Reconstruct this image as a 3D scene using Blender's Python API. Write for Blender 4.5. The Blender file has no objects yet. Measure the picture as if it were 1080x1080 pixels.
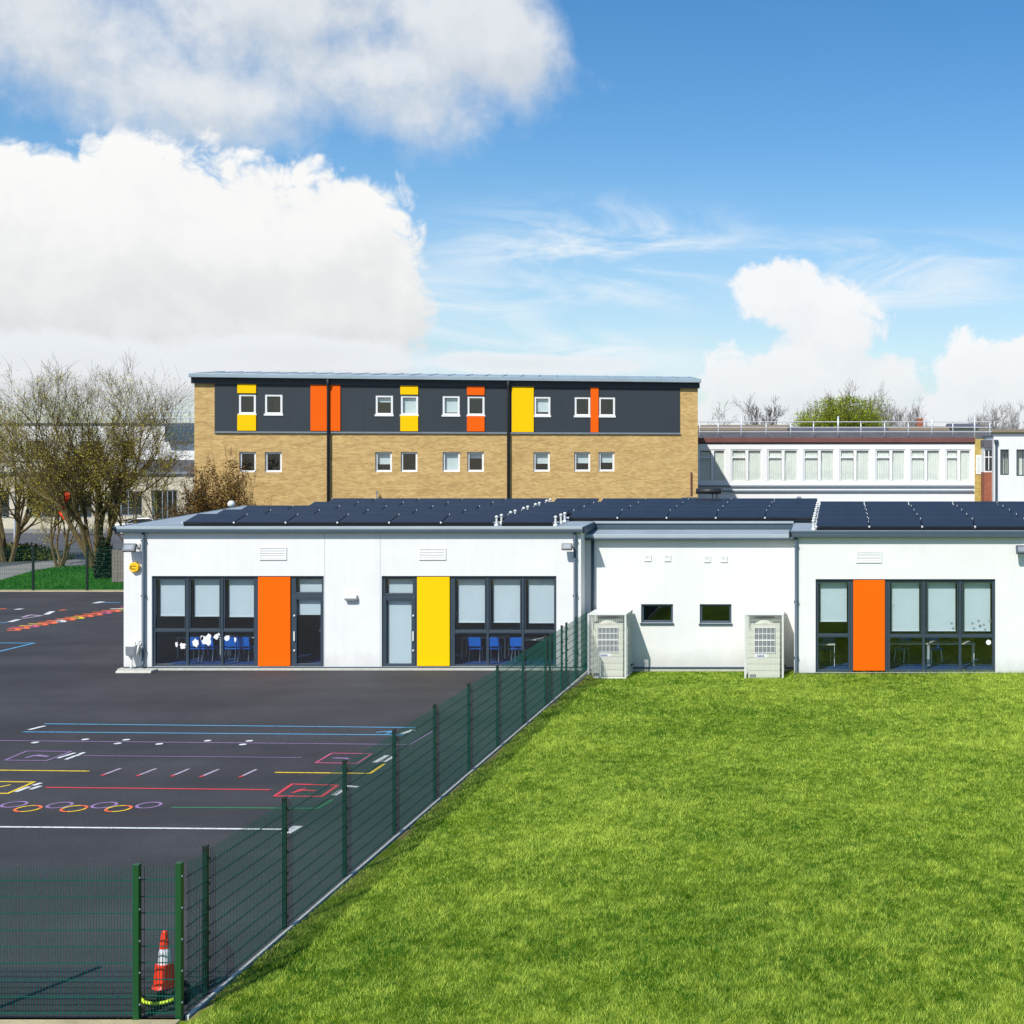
import bpy, math, random
import numpy as np
from mathutils import Vector, Matrix, Quaternion
PI = math.pi
R = random.Random(7)
sc = bpy.context.scene
col = sc.collection
F = 1400.0; CX = 885.0; CY = 479.0; H = 6.8      # camera solved from the photograph (1080 px frame)

def XX(px, Y): return (px - CX) / F * Y
def ZZ(py, Y): return H - (py - CY) / F * Y
def G(px, py, z=0.0):                             # a point of the photograph that lies on the ground
    Y = F * (H - z) / (py - CY)
    return ((px - CX) / F * Y, Y)
def lin(r, g, b):
    f = lambda c: (c/255/12.92) if c/255 <= .04045 else ((c/255+.055)/1.055)**2.4
    return (f(r), f(g), f(b))

# ------------------------------------------------------------------ materials
def newmat(name):
    m = bpy.data.materials.new(name); m.use_nodes = True
    return m, m.node_tree.nodes, m.node_tree.links, m.node_tree.nodes['Principled BSDF']
def mat(name, c, rough=.6, metal=0, var=.12, scale=3.0, bump=0, bscale=60, spec=.5, dist=.02, tint=None):
    m, n, l, b = newmat(name)
    b.inputs['Roughness'].default_value = rough; b.inputs['Metallic'].default_value = metal
    b.inputs['Specular IOR Level'].default_value = spec
    tc = n.new('ShaderNodeTexCoord')
    nz = n.new('ShaderNodeTexNoise'); nz.inputs['Scale'].default_value = scale; nz.inputs['Detail'].default_value = 6
    nz.inputs['Roughness'].default_value = .65
    l.new(tc.outputs['Object'], nz.inputs['Vector'])
    cr = n.new('ShaderNodeMix'); cr.data_type = 'RGBA'
    t = tint or tuple(x*(1-var) for x in c)
    cr.inputs['A'].default_value = (*t, 1)
    cr.inputs['B'].default_value = (*[min(1, x*(1+var)) for x in c], 1)
    mr = n.new('ShaderNodeMapRange'); mr.inputs['From Min'].default_value = .3; mr.inputs['From Max'].default_value = .7
    l.new(nz.outputs['Fac'], mr.inputs['Value']); l.new(mr.outputs['Result'], cr.inputs['Factor'])
    l.new(cr.outputs['Result'], b.inputs['Base Color'])
    if bump:
        n2 = n.new('ShaderNodeTexNoise'); n2.inputs['Scale'].default_value = bscale; n2.inputs['Detail'].default_value = 4
        l.new(tc.outputs['Object'], n2.inputs['Vector'])
        bp = n.new('ShaderNodeBump'); bp.inputs['Strength'].default_value = bump; bp.inputs['Distance'].default_value = dist
        l.new(n2.outputs['Fac'], bp.inputs['Height']); l.new(bp.outputs['Normal'], b.inputs['Normal'])
    return m

def brick_mat(name, c1, c2, mortar, w=.225, h=.075):
    m, n, l, b = newmat(name)
    b.inputs['Roughness'].default_value = .9; b.inputs['Specular IOR Level'].default_value = .2
    tc = n.new('ShaderNodeTexCoord'); sp = n.new('ShaderNodeSeparateXYZ'); cb = n.new('ShaderNodeCombineXYZ')
    l.new(tc.outputs['Object'], sp.inputs[0])
    ad = n.new('ShaderNodeMath'); ad.operation = 'ADD'
    l.new(sp.outputs['X'], ad.inputs[0]); l.new(sp.outputs['Y'], ad.inputs[1])
    l.new(ad.outputs[0], cb.inputs['X']); l.new(sp.outputs['Z'], cb.inputs['Y'])
    bt = n.new('ShaderNodeTexBrick'); bt.inputs['Scale'].default_value = 1
    bt.inputs['Brick Width'].default_value = w; bt.inputs['Row Height'].default_value = h
    bt.inputs['Mortar Size'].default_value = .008; bt.inputs['Bias'].default_value = 0
    bt.inputs['Color1'].default_value = (*c1, 1); bt.inputs['Color2'].default_value = (*c2, 1); bt.inputs['Mortar'].default_value = (*mortar, 1)
    l.new(cb.outputs[0], bt.inputs['Vector'])
    # large scale weathering, streaked along the courses
    mp = n.new('ShaderNodeMapping'); mp.inputs['Scale'].default_value = (.5, .5, 2.6); l.new(tc.outputs['Object'], mp.inputs[0])
    nz = n.new('ShaderNodeTexNoise'); nz.inputs['Scale'].default_value = 1.3; nz.inputs['Detail'].default_value = 9; nz.inputs['Roughness'].default_value = .75
    l.new(mp.outputs[0], nz.inputs['Vector'])
    mr = n.new('ShaderNodeMapRange'); mr.inputs['From Min'].default_value = .3; mr.inputs['From Max'].default_value = .7
    mr.inputs['To Min'].default_value = .72; mr.inputs['To Max'].default_value = 1.16; l.new(nz.outputs['Fac'], mr.inputs['Value'])
    mx = n.new('ShaderNodeVectorMath'); mx.operation = 'SCALE'; l.new(bt.outputs['Color'], mx.inputs[0]); l.new(mr.outputs[0], mx.inputs['Scale'])
    l.new(mx.outputs[0], b.inputs['Base Color'])
    bp = n.new('ShaderNodeBump'); bp.inputs['Strength'].default_value = .4; bp.inputs['Distance'].default_value = .01
    l.new(bt.outputs['Fac'], bp.inputs['Height']); bp.invert = True; l.new(bp.outputs['Normal'], b.inputs['Normal'])
    return m

def glass_mat(name, tint=(.92, .95, .96), refl=.085):
    m = bpy.data.materials.new(name); m.use_nodes = True
    n = m.node_tree.nodes; l = m.node_tree.links; n.clear()
    o = n.new('ShaderNodeOutputMaterial'); mx = n.new('ShaderNodeMixShader')
    t = n.new('ShaderNodeBsdfTransparent'); t.inputs[0].default_value = (*tint, 1)
    g = n.new('ShaderNodeBsdfGlossy'); g.inputs['Roughness'].default_value = .015
    tc = n.new('ShaderNodeTexCoord'); nz = n.new('ShaderNodeTexNoise'); nz.inputs['Scale'].default_value = .9
    l.new(tc.outputs['Object'], nz.inputs['Vector'])
    bp = n.new('ShaderNodeBump'); bp.inputs['Strength'].default_value = .25; bp.inputs['Distance'].default_value = .02
    l.new(nz.outputs['Fac'], bp.inputs['Height']); l.new(bp.outputs['Normal'], g.inputs['Normal'])
    lw = n.new('ShaderNodeLayerWeight'); fr = n.new('ShaderNodeMath'); fr.operation = 'POWER'; fr.inputs[1].default_value = 4.5; l.new(lw.outputs['Facing'], fr.inputs[0])
    ad = n.new('ShaderNodeMath'); ad.operation = 'ADD'; ad.inputs[1].default_value = refl; ad.use_clamp = True
    l.new(fr.outputs[0], ad.inputs[0]); l.new(ad.outputs[0], mx.inputs[0])
    l.new(t.outputs[0], mx.inputs[1]); l.new(g.outputs[0], mx.inputs[2]); l.new(mx.outputs[0], o.inputs[0])
    return m

M = {}
M['render'] = mat('white_render', (.72, .71, .69), .85, var=.035, scale=.8, bump=.15, bscale=180, spec=.2)
def render_mat():
    m, n, l, b = newmat('weathered_white_render')
    tc = n.new('ShaderNodeTexCoord')
    def nz(s, d, sc3, r=.6):
        mp = n.new('ShaderNodeMapping'); mp.inputs['Scale'].default_value = sc3; l.new(tc.outputs['Object'], mp.inputs[0])
        t = n.new('ShaderNodeTexNoise'); t.inputs['Scale'].default_value = s; t.inputs['Detail'].default_value = d; t.inputs['Roughness'].default_value = r; l.new(mp.outputs[0], t.inputs['Vector']); return t.outputs['Fac']
    def rg(v, a, c, lo, hi):
        x = n.new('ShaderNodeMapRange'); x.inputs['From Min'].default_value = a; x.inputs['From Max'].default_value = c; x.inputs['To Min'].default_value = lo; x.inputs['To Max'].default_value = hi; l.new(v, x.inputs['Value']); return x.outputs[0]
    def mu(a, c):
        x = n.new('ShaderNodeMath'); x.operation = 'MULTIPLY'; l.new(a, x.inputs[0]); l.new(c, x.inputs[1]); return x.outputs[0]
    streak = rg(nz(2.2, 5, (1.6, 1.6, .12)), .42, .72, 1.0, .96)
    cloudy = rg(nz(.45, 6, (1, 1, 1.4), .7), .3, .7, .955, 1.035)
    grain = rg(nz(55, 2, (1, 1, 1)), .3, .7, .975, 1.02)
    sp = n.new('ShaderNodeSeparateXYZ'); l.new(tc.outputs['Object'], sp.inputs[0])
    wob = n.new('ShaderNodeMath'); wob.operation = 'MULTIPLY_ADD'; wob.inputs[1].default_value = -.9; l.new(nz(1.7, 6, (1, 1, .6), .7), wob.inputs[0]); l.new(sp.outputs['Z'], wob.inputs[2])
    splash = rg(wob.outputs[0], -.38, .12, .80, 1.0)
    v = mu(mu(streak, cloudy), mu(grain, splash))
    vm = n.new('ShaderNodeVectorMath'); vm.operation = 'SCALE'; vm.inputs[0].default_value = (.755, .75, .725); l.new(v, vm.inputs['Scale'])
    l.new(vm.outputs[0], b.inputs['Base Color']); b.inputs['Roughness'].default_value = .9; b.inputs['Specular IOR Level'].default_value = .15
    return m
M['render'] = render_mat()
M['frame'] = mat('frame_grey', lin(50, 63, 74), .45, var=.06)
M['gutter'] = mat('gutter_grey', lin(64, 80, 92), .45, var=.08)
M['fascia'] = mat('fascia_metal', lin(160, 172, 178), .45, var=.08, scale=1.2)
M['roofm'] = mat('roof_membrane', lin(140, 152, 160), .75, var=.14, scale=.7, bump=.1)
M['orange'] = mat('orange_panel', lin(250, 100, 0), .6, var=.02, scale=.5, spec=.12)
M['orange_red'] = mat('orange_red_panel', lin(236, 96, 8), .6, var=.03, scale=.5, spec=.12)
M['yellow'] = mat('yellow_panel', lin(246, 194, 0), .6, var=.02, scale=.5, spec=.12)
M['blind'] = mat('blind_fabric', (.70, .77, .79), .9, var=.03, scale=1.5)
M['glass'] = glass_mat('window_glass')
M['glass_far'] = glass_mat('far_window_glass', (.93, .95, .94), .05)
M['white_paint'] = mat('white_paint', (.78, .78, .76), .5, var=.04)
M['white_metal'] = mat('white_metal', (.66, .67, .63), .5, var=.07, scale=2)
M['cream_metal'] = mat('cream_metal', lin(205, 205, 190), .5, var=.05)
M['dark'] = mat('dark_plastic', (.02, .02, .022), .5, var=.1)
M['grey_box'] = mat('grey_box', lin(120, 124, 128), .6, var=.1)
M['blue_plastic'] = mat('blue_plastic', lin(20, 110, 215), .35, var=.06)
M['chrome'] = mat('chrome_tube', (.6, .62, .64), .3, metal=.8, var=.03)
M['table_top'] = mat('table_top', (.62, .62, .58), .5, var=.04)
M['carpet'] = mat('carpet', lin(22, 66, 128), .95, var=.12, scale=5)
M['inner'] = mat('inner_wall', lin(150, 150, 145), .9, var=.04)
M['panel_blue'] = mat('solar_cell', lin(44, 49, 58), .32, var=.14, scale=1.5, spec=.18)
M['panel_edge'] = mat('solar_frame', (.012, .012, .014), .4, var=.1)
M['fence'] = mat('fence_green', lin(8, 80, 68), .6, var=.08, spec=.2)
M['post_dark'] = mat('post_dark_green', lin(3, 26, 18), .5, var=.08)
M['post'] = mat('post_green', lin(14, 72, 34), .4, var=.08)
M['concrete'] = mat('concrete_edging', lin(186, 184, 172), .9, var=.15, scale=5, bump=.3)
M['pale_edging'] = mat('pale_edging', lin(222, 216, 196), .9, var=.12, scale=5)
M['sandkerb'] = mat('sandy_edging', lin(170, 158, 124), .9, var=.22, scale=2, bump=.3)
M['cladding'] = mat('charcoal_cladding', lin(42, 50, 56), .55, var=.05, scale=.7)
M['brick'] = brick_mat('buff_brick', lin(212, 178, 116), lin(184, 146, 86), lin(200, 174, 126))
M['red_brick'] = brick_mat('red_brick', lin(168, 92, 64), lin(140, 74, 52), lin(150, 120, 100))
M['yellow_brick'] = brick_mat('yellow_brick', lin(204, 180, 96), lin(180, 152, 74), lin(180, 164, 118))
M['roof_metal'] = mat('roof_metal', lin(150, 166, 174), .4, var=.1, scale=.6)
M['dark_soffit'] = mat('dark_soffit', (.02, .025, .03), .6, var=.1)
M['maroon'] = mat('maroon_fascia', lin(112, 68, 60), .6, var=.15, scale=.6)
M['curtain'] = mat('net_curtain', lin(240, 240, 234), .95, var=.06, scale=2)
M['slate'] = mat('slate_roof', lin(92, 92, 98), .7, var=.2, scale=1)
M['tile_brown'] = mat('tile_brown', lin(128, 112, 88), .8, var=.2, scale=1)
M['beige'] = mat('beige_wall', lin(190, 182, 160), .9, var=.1, scale=.8)
M['galv'] = mat('galvanised', (.62, .64, .66), .4, metal=.3, var=.06)
M['bark'] = mat('bark', lin(98, 84, 52), .95, var=.4, scale=6, bump=.5)
M['bark_dark'] = mat('bark_dark', lin(62, 52, 44), .95, var=.3, scale=6)
M['bark_pale'] = mat('bark_grey', lin(128, 122, 118), .95, var=.25, scale=4)
M['cone_orange'] = mat('cone_orange', lin(240, 52, 20), .45, var=.1, scale=8)
M['reflective'] = mat('reflective_white', (.72, .75, .78), .4, var=.06, scale=10)
M['black_rubber'] = mat('black_rubber', (.025, .027, .025), .8, var=.3, scale=10)
M['lime'] = mat('lime_band', lin(190, 220, 40), .5, var=.1)
M['alarm'] = mat('alarm_yellow', lin(245, 190, 20), .4, var=.05)
M['car'] = mat('car_paint', (.66, .67, .69), .25, metal=.2, var=.02)
M['car_dark'] = mat('car_glass', (.02, .025, .03), .08, var=.1)
M['banner'] = mat('orange_sheet', lin(245, 92, 40), .6, var=.12, scale=2)
M['timber'] = mat('timber', lin(120, 112, 104), .9, var=.2, scale=4)
M['steelgrey'] = mat('steel_grey', lin(120, 130, 138), .5, var=.08)

def leaf_mat(name, a, b_, rough=.7, trans=.25):
    m, n, l, b = newmat(name)
    at = n.new('ShaderNodeAttribute'); at.attribute_name = 'tint'
    mx = n.new('ShaderNodeMix'); mx.data_type = 'RGBA'
    mx.inputs['A'].default_value = (*a, 1); mx.inputs['B'].default_value = (*b_, 1)
    l.new(at.outputs['Fac'], mx.inputs['Factor']); l.new(mx.outputs['Result'], b.inputs['Base Color'])
    b.inputs['Roughness'].default_value = rough; b.inputs['Specular IOR Level'].default_value = .25
    tr = n.new('ShaderNodeBsdfTranslucent'); l.new(mx.outputs['Result'], tr.inputs[0])
    ms = n.new('ShaderNodeMixShader'); ms.inputs[0].default_value = trans
    o = n['Material Output']; l.new(b.outputs[0], ms.inputs[1]); l.new(tr.outputs[0], ms.inputs[2]); l.new(ms.outputs[0], o.inputs[0])
    return m
M['grass'] = leaf_mat('grass_blades', lin(44, 106, 6), lin(208, 226, 92), .6, .33)
M['bud'] = leaf_mat('spring_buds', lin(150, 134, 36), lin(220, 206, 84))
M['willow'] = leaf_mat('willow_leaves', lin(88, 112, 16), lin(182, 194, 40))
M['brown_leaf'] = leaf_mat('brown_leaves', lin(88, 64, 22), lin(156, 122, 56))
M['ivy'] = leaf_mat('dark_ivy', (.008, .018, .008), (.03, .05, .018))
M['hedge'] = leaf_mat('hedge_leaves', lin(52, 62, 20), lin(120, 122, 48))
M['farleaf'] = leaf_mat('far_leaves', lin(60, 66, 50), lin(110, 112, 84))

def asphalt(name, c, patch=.25, fine=.25):
    m, n, l, b = newmat(name)
    tc = n.new('ShaderNodeTexCoord')
    def nz(s, d, r=.6, sc3=None):
        t = n.new('ShaderNodeTexNoise'); t.inputs['Scale'].default_value = s; t.inputs['Detail'].default_value = d; t.inputs['Roughness'].default_value = r
        if sc3:
            mp = n.new('ShaderNodeMapping'); mp.inputs['Scale'].default_value = sc3; l.new(tc.outputs['Object'], mp.inputs[0]); l.new(mp.outputs[0], t.inputs['Vector'])
        else: l.new(tc.outputs['Object'], t.inputs['Vector'])
        return t
    def rng(s, a, c_, lo, hi):
        r = n.new('ShaderNodeMapRange'); r.inputs['From Min'].default_value = a; r.inputs['From Max'].default_value = c_
        r.inputs['To Min'].default_value = lo; r.inputs['To Max'].default_value = hi; l.new(s, r.inputs['Value']); return r.outputs[0]
    p = rng(nz(.18, 5, .7).outputs['Fac'], .3, .7, 1-patch, 1+patch)
    lanes = rng(nz(.5, 4, .5, (.15, 1.4, 1)).outputs['Fac'], .3, .7, 1-patch*.5, 1+patch*.5)
    f = rng(nz(26, 3, .8).outputs['Fac'], .3, .7, 1-fine, 1+fine)
    spots = rng(nz(5.5, 2, .5).outputs['Fac'], .70, .78, 1, 1.8)
    def mul(a, c_):
        x = n.new('ShaderNodeMath'); x.operation = 'MULTIPLY'; l.new(a, x.inputs[0]); l.new(c_, x.inputs[1]); return x.outputs[0]
    v = mul(mul(p, lanes), mul(f, spots))
    vm = n.new('ShaderNodeVectorMath'); vm.operation = 'SCALE'; vm.inputs[0].default_value = c; l.new(v, vm.inputs['Scale'])
    l.new(vm.outputs[0], b.inputs['Base Color']); b.inputs['Roughness'].default_value = .85; b.inputs['Specular IOR Level'].default_value = .3
    bp = n.new('ShaderNodeBump'); bp.inputs['Strength'].default_value = .35; bp.inputs['Distance'].default_value = .01
    l.new(nz(70, 3, .7).outputs['Fac'], bp.inputs['Height']); l.new(bp.outputs['Normal'], b.inputs['Normal'])
    return m
M['playground'] = asphalt('playground_tarmac', (.046, .045, .048), .32, .5)
M['road'] = asphalt('road_tarmac', (.085, .085, .09))
M['path'] = asphalt('path_paving', (.22, .215, .20), .15, .15)

def soil():
    m, n, l, b = newmat('lawn_soil')
    tc = n.new('ShaderNodeTexCoord'); nz = n.new('ShaderNodeTexNoise'); nz.inputs['Scale'].default_value = 1.1; nz.inputs['Detail'].default_value = 10
    nz.inputs['Roughness'].default_value = .7; l.new(tc.outputs['Object'], nz.inputs['Vector'])
    cr = n.new('ShaderNodeValToRGB'); e = cr.color_ramp.elements
    e[0].position = .32; e[0].color = (*lin(48, 84, 6), 1); e[1].position = .7; e[1].color = (*lin(112, 132, 24), 1)
    l.new(nz.outputs['Fac'], cr.inputs[0])
    # bare earth beside the fence line (object space: a strip a few decimetres wide)
    sp = n.new('ShaderNodeSeparateXYZ'); l.new(tc.outputs['Object'], sp.inputs[0])
    mr = n.new('ShaderNodeMapRange'); mr.inputs['From Min'].default_value = -7.45; mr.inputs['From Max'].default_value = -7.9
    l.new(sp.outputs['X'], mr.inputs['Value'])
    n2 = n.new('ShaderNodeTexNoise'); n2.inputs['Scale'].default_value = 1.6; n2.inputs['Detail'].default_value = 5; l.new(tc.outputs['Object'], n2.inputs['Vector'])
    m2 = n.new('ShaderNodeMapRange'); m2.inputs['From Min'].default_value = .38; m2.inputs['From Max'].default_value = .5; l.new(n2.outputs['Fac'], m2.inputs['Value'])
    mu = n.new('ShaderNodeMath'); mu.operation = 'MULTIPLY'; l.new(mr.outputs[0], mu.inputs[0]); l.new(m2.outputs[0], mu.inputs[1])
    mx = n.new('ShaderNodeMix'); mx.data_type = 'RGBA'; l.new(mu.outputs[0], mx.inputs['Factor']); l.new(cr.outputs[0], mx.inputs['A'])
    mx.inputs['B'].default_value = (*lin(140, 124, 84), 1)
    l.new(mx.outputs['Result'], b.inputs['Base Color']); b.inputs['Roughness'].default_value = 1; b.inputs['Specular IOR Level'].default_value = .1
    return m
M['soil'] = soil()
M['verge'] = mat('verge_grass', lin(40, 104, 22), .9, var=.3, scale=1.2, bump=.4, bscale=8, spec=.1)
M['ground'] = mat('far_ground', lin(92, 100, 62), .95, var=.25, scale=.05, spec=.1)
PAINT = {}
def paint(name, c):
    m, n, l, b = newmat('paint_' + name)
    tc = n.new('ShaderNodeTexCoord'); nz = n.new('ShaderNodeTexNoise'); nz.inputs['Scale'].default_value = 9; nz.inputs['Detail'].default_value = 6; nz.inputs['Roughness'].default_value = .8
    l.new(tc.outputs['Object'], nz.inputs['Vector'])
    mr = n.new('ShaderNodeMapRange'); mr.inputs['From Min'].default_value = .36; mr.inputs['From Max'].default_value = .5; l.new(nz.outputs['Fac'], mr.inputs['Value'])
    mx = n.new('ShaderNodeMix'); mx.data_type = 'RGBA'; mx.inputs['A'].default_value = (*[.4*x+.03 for x in c], 1); mx.inputs['B'].default_value = (*c, 1)
    l.new(mr.outputs[0], mx.inputs['Factor']); l.new(mx.outputs['Result'], b.inputs['Base Color']); b.inputs['Roughness'].default_value = .7
    PAINT[name] = m
for k, c in dict(white=(.72, .74, .72), blue=lin(90, 165, 205), purple=lin(150, 120, 165), pink=lin(205, 90, 130), yellow=lin(235, 200, 40),
                 red=lin(215, 60, 70), green=lin(50, 130, 80), orange=lin(240, 110, 60), grey=lin(175, 160, 175)).items(): paint(k, c)

# ------------------------------------------------------------------ mesh building
class MB:
    def __init__(s): s.v = []; s.f = []
    def quad(s, a, b, c, d):
        k = len(s.v); s.v += [a, b, c, d]; s.f.append((k, k+1, k+2, k+3)); return s
    def poly(s, pts):
        k = len(s.v); s.v += list(pts); s.f.append(tuple(range(k, k+len(pts)))); return s
    def box(s, x0, x1, y0, y1, z0, z1):
        if x0 > x1: x0, x1 = x1, x0
        if y0 > y1: y0, y1 = y1, y0
        if z0 > z1: z0, z1 = z1, z0
        k = len(s.v)
        s.v += [(x0,y0,z0),(x1,y0,z0),(x1,y1,z0),(x0,y1,z0),(x0,y0,z1),(x1,y0,z1),(x1,y1,z1),(x0,y1,z1)]
        s.f += [(k,k+3,k+2,k+1),(k+4,k+5,k+6,k+7),(k,k+1,k+5,k+4),(k+1,k+2,k+6,k+5),(k+2,k+3,k+7,k+6),(k+3,k,k+4,k+7)]
        return s
    def prism(s, prof, axis, a, b):      # profile of 2D points extruded along an axis
        n = len(prof); k = len(s.v)
        def P(p, t):
            return (t, p[0], p[1]) if axis == 'x' else ((p[0], t, p[1]) if axis == 'y' else (p[0], p[1], t))
        s.v += [P(p, a) for p in prof] + [P(p, b) for p in prof]
        s.f.append(tuple(range(k, k+n))[::-1]); s.f.append(tuple(range(k+n, k+2*n)))
        for i in range(n):
            j = (i+1) % n; s.f.append((k+i, k+j, k+n+j, k+n+i))
        return s
    def tube(s, pts, rad, n=8, cap=True):
        rings = []
        pts = [Vector(p) for p in pts]
        rs = rad if isinstance(rad, (list, tuple)) else [rad]*len(pts)
        up = None
        for i, p in enumerate(pts):
            d = (pts[min(i+1, len(pts)-1)] - pts[max(i-1, 0)])
            if d.length < 1e-9: d = Vector((0, 0, 1))
            d.normalize()
            if up is None: up = d.orthogonal().normalized()
            a = (up - d*up.dot(d))
            if a.length < 1e-4: a = d.orthogonal()
            a.normalize(); up = a; b = d.cross(a)
            k = len(s.v)
            for j in range(n):
                t = 2*PI*j/n; q = p + (a*math.cos(t) + b*math.sin(t))*rs[i]; s.v.append(tuple(q))
            rings.append(k)
        for i in range(len(rings)-1):
            for j in range(n):
                s.f.append((rings[i]+j, rings[i]+(j+1) % n, rings[i+1]+(j+1) % n, rings[i+1]+j))
        if cap:
            s.f.append(tuple(rings[0]+j for j in range(n))[::-1]); s.f.append(tuple(rings[-1]+j for j in range(n)))
        return s
    def lathe(s, prof, c=(0, 0, 0), n=20):      # (radius, z) rings about z
        rings = []
        for r, z in prof:
            k = len(s.v)
            for j in range(n):
                t = 2*PI*j/n; s.v.append((c[0]+r*math.cos(t), c[1]+r*math.sin(t), c[2]+z))
            rings.append(k)
        for i in range(len(rings)-1):
            for j in range(n):
                s.f.append((rings[i]+j, rings[i]+(j+1) % n, rings[i+1]+(j+1) % n, rings[i+1]+j))
        s.f.append(tuple(rings[0]+j for j in range(n))[::-1]); s.f.append(tuple(rings[-1]+j for j in range(n)))
        return s
    def move(s, T):
        s.v = [tuple(T @ Vector(v)) for v in s.v]; return s
    def build(s, name, m, parent=None, bevel=0, smooth=False):
        me = bpy.data.meshes.new(name); me.from_pydata(s.v, [], s.f); me.update()
        me.materials.append(m)
        o = bpy.data.objects.new(name, me); col.objects.link(o)
        if parent: o.parent = parent
        if smooth:
            for p in me.polygons: p.use_smooth = True
        if bevel:
            bv = o.modifiers.new('bevel', 'BEVEL'); bv.width = bevel; bv.segments = 2; bv.limit_method = 'ANGLE'
        return o
def tag(o, label=None, cat=None, group=None, kind=None):
    if label: o['label'] = label
    if cat: o['category'] = cat
    if group: o['group'] = group
    if kind: o['kind'] = kind
    return o
def thing(name, label, cat, loc=(0, 0, 0), rz=0, group=None):
    o = bpy.data.objects.new(name, None); col.objects.link(o); o.location = loc; o.rotation_euler.z = rz
    o.empty_display_size = .2
    return tag(o, label, cat, group)
def copy_tree(o, parent=None):
    c = o.copy(); col.objects.link(c)
    if parent: c.parent = parent
    for ch in list(kids.get(o.name, [])): copy_tree(ch, c)
    return c
kids = {}
def regkids(root):
    for o in col.objects:
        if o.parent: kids.setdefault(o.parent.name, [])
        if o.parent and o not in kids[o.parent.name]: kids[o.parent.name].append(o)

def holed_wall(x0, x1, z0, z1, Y, th, holes):     # wall facing -Y with rectangular openings (x0,x1,z0,z1)
    mb = MB()
    xs = sorted({x0, x1, *[h[0] for h in holes], *[h[1] for h in holes]}); zs = sorted({z0, z1, *[h[2] for h in holes], *[h[3] for h in holes]})
    for i in range(len(xs)-1):
        for j in range(len(zs)-1):
            cx = (xs[i]+xs[i+1])/2; cz = (zs[j]+zs[j+1])/2
            if any(h[0] < cx < h[1] and h[2] < cz < h[3] for h in holes): continue
            a, b, c, d = xs[i], xs[i+1], zs[j], zs[j+1]
            mb.quad((a, Y, c), (b, Y, c), (b, Y, d), (a, Y, d)); mb.quad((b, Y+th, c), (a, Y+th, c), (a, Y+th, d), (b, Y+th, d))
    def rim(a, b, c, d, inv):
        q = [((a, Y, c), (a, Y+th, c), (b, Y+th, c), (b, Y, c)), ((a, Y, d), (b, Y, d), (b, Y+th, d), (a, Y+th, d)),
             ((a, Y, c), (a, Y, d), (a, Y+th, d), (a, Y+th, c)), ((b, Y, c), (b, Y+th, c), (b, Y+th, d), (b, Y, d))]
        for k in q: mb.quad(*(k[::-1] if inv else k))
    rim(x0, x1, z0, z1, False)
    for h in holes: rim(*h, True)
    return mb

# ------------------------------------------------------------------ camera, sun, sky
cam = bpy.data.objects.new('camera', bpy.data.cameras.new('camera')); col.objects.link(cam); sc.camera = cam
cam.location = (0, 0, H); cam.rotation_euler = (PI/2, 0, 0)
cam.data.sensor_width = 36; cam.data.lens = F/1080*36; cam.data.shift_x = (540-CX)/1080; cam.data.shift_y = (CY-540)/1080
cam.data.clip_end = 6000; cam.data.clip_start = .1
L = Vector((.35, .875, -1.0)).normalized()
EL = math.asin(-L.z); ROT = math.atan2(-L.x, -L.y)
sun = bpy.data.objects.new('sun', bpy.data.lights.new('sun', 'SUN')); col.objects.link(sun)
sun.rotation_euler = L.to_track_quat('-Z', 'Y').to_euler(); sun.data.energy = 4.3; sun.data.angle = math.radians(.53); sun.data.color = (1, .965, .90)
sun.location = (-20, -40, 60)
w = bpy.data.worlds.new('World'); sc.world = w; w.use_nodes = True
n = w.node_tree.nodes; l = w.node_tree.links; n.clear()
wo = n.new('ShaderNodeOutputWorld'); bg = n.new('ShaderNodeBackground'); bg.inputs['Strength'].default_value = .1
sky = n.new('ShaderNodeTexSky'); sky.sky_type = 'NISHITA'; sky.sun_disc = False; sky.sun_elevation = EL; sky.sun_rotation = ROT
sky.air_density = 1.0; sky.dust_density = .6; sky.ozone_density = 2.0
def mth(op, a, b=None, c=None, clamp=False):
    x = n.new('ShaderNodeMath'); x.operation = op; x.use_clamp = clamp
    for i, q in enumerate((a, b, c)):
        if q is None: continue
        if isinstance(q, (int, float)): x.inputs[i].default_value = q
        else: l.new(q, x.inputs[i])
    return x.outputs[0]
def vmt(op, a, b=None):
    x = n.new('ShaderNodeVectorMath'); x.operation = op
    for i, q in enumerate((a, b)):
        if q is None: continue
        if isinstance(q, (tuple, list)): x.inputs[i].default_value = q
        else: l.new(q, x.inputs[i])
    return x.outputs['Value'] if op in ('LENGTH', 'DOT_PRODUCT') else x.outputs[0]
def rng(v, a, b, lo=0, hi=1, smooth=True):
    x = n.new('ShaderNodeMapRange'); x.inputs['From Min'].default_value = a; x.inputs['From Max'].default_value = b
    x.inputs['To Min'].default_value = lo; x.inputs['To Max'].default_value = hi
    if smooth: x.interpolation_type = 'SMOOTHSTEP'
    l.new(v, x.inputs['Value']); return x.outputs[0]
def mixc(f, a, b):
    x = n.new('ShaderNodeMix'); x.data_type = 'RGBA'; l.new(f, x.inputs['Factor']) if not isinstance(f, (int, float)) else setattr(x.inputs['Factor'], 'default_value', f)
    for k, q in (('A', a), ('B', b)):
        if isinstance(q, tuple): x.inputs[k].default_value = (*q, 1)
        else: l.new(q, x.inputs[k])
    return x.outputs['Result']
tc = n.new('ShaderNodeTexCoord'); sx = n.new('ShaderNodeSeparateXYZ'); l.new(tc.outputs['Generated'], sx.inputs[0])
az = mth('ARCTAN2', sx.outputs['X'], sx.outputs['Y'])
el = mth('ARCSINE', sx.outputs['Z'])
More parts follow.
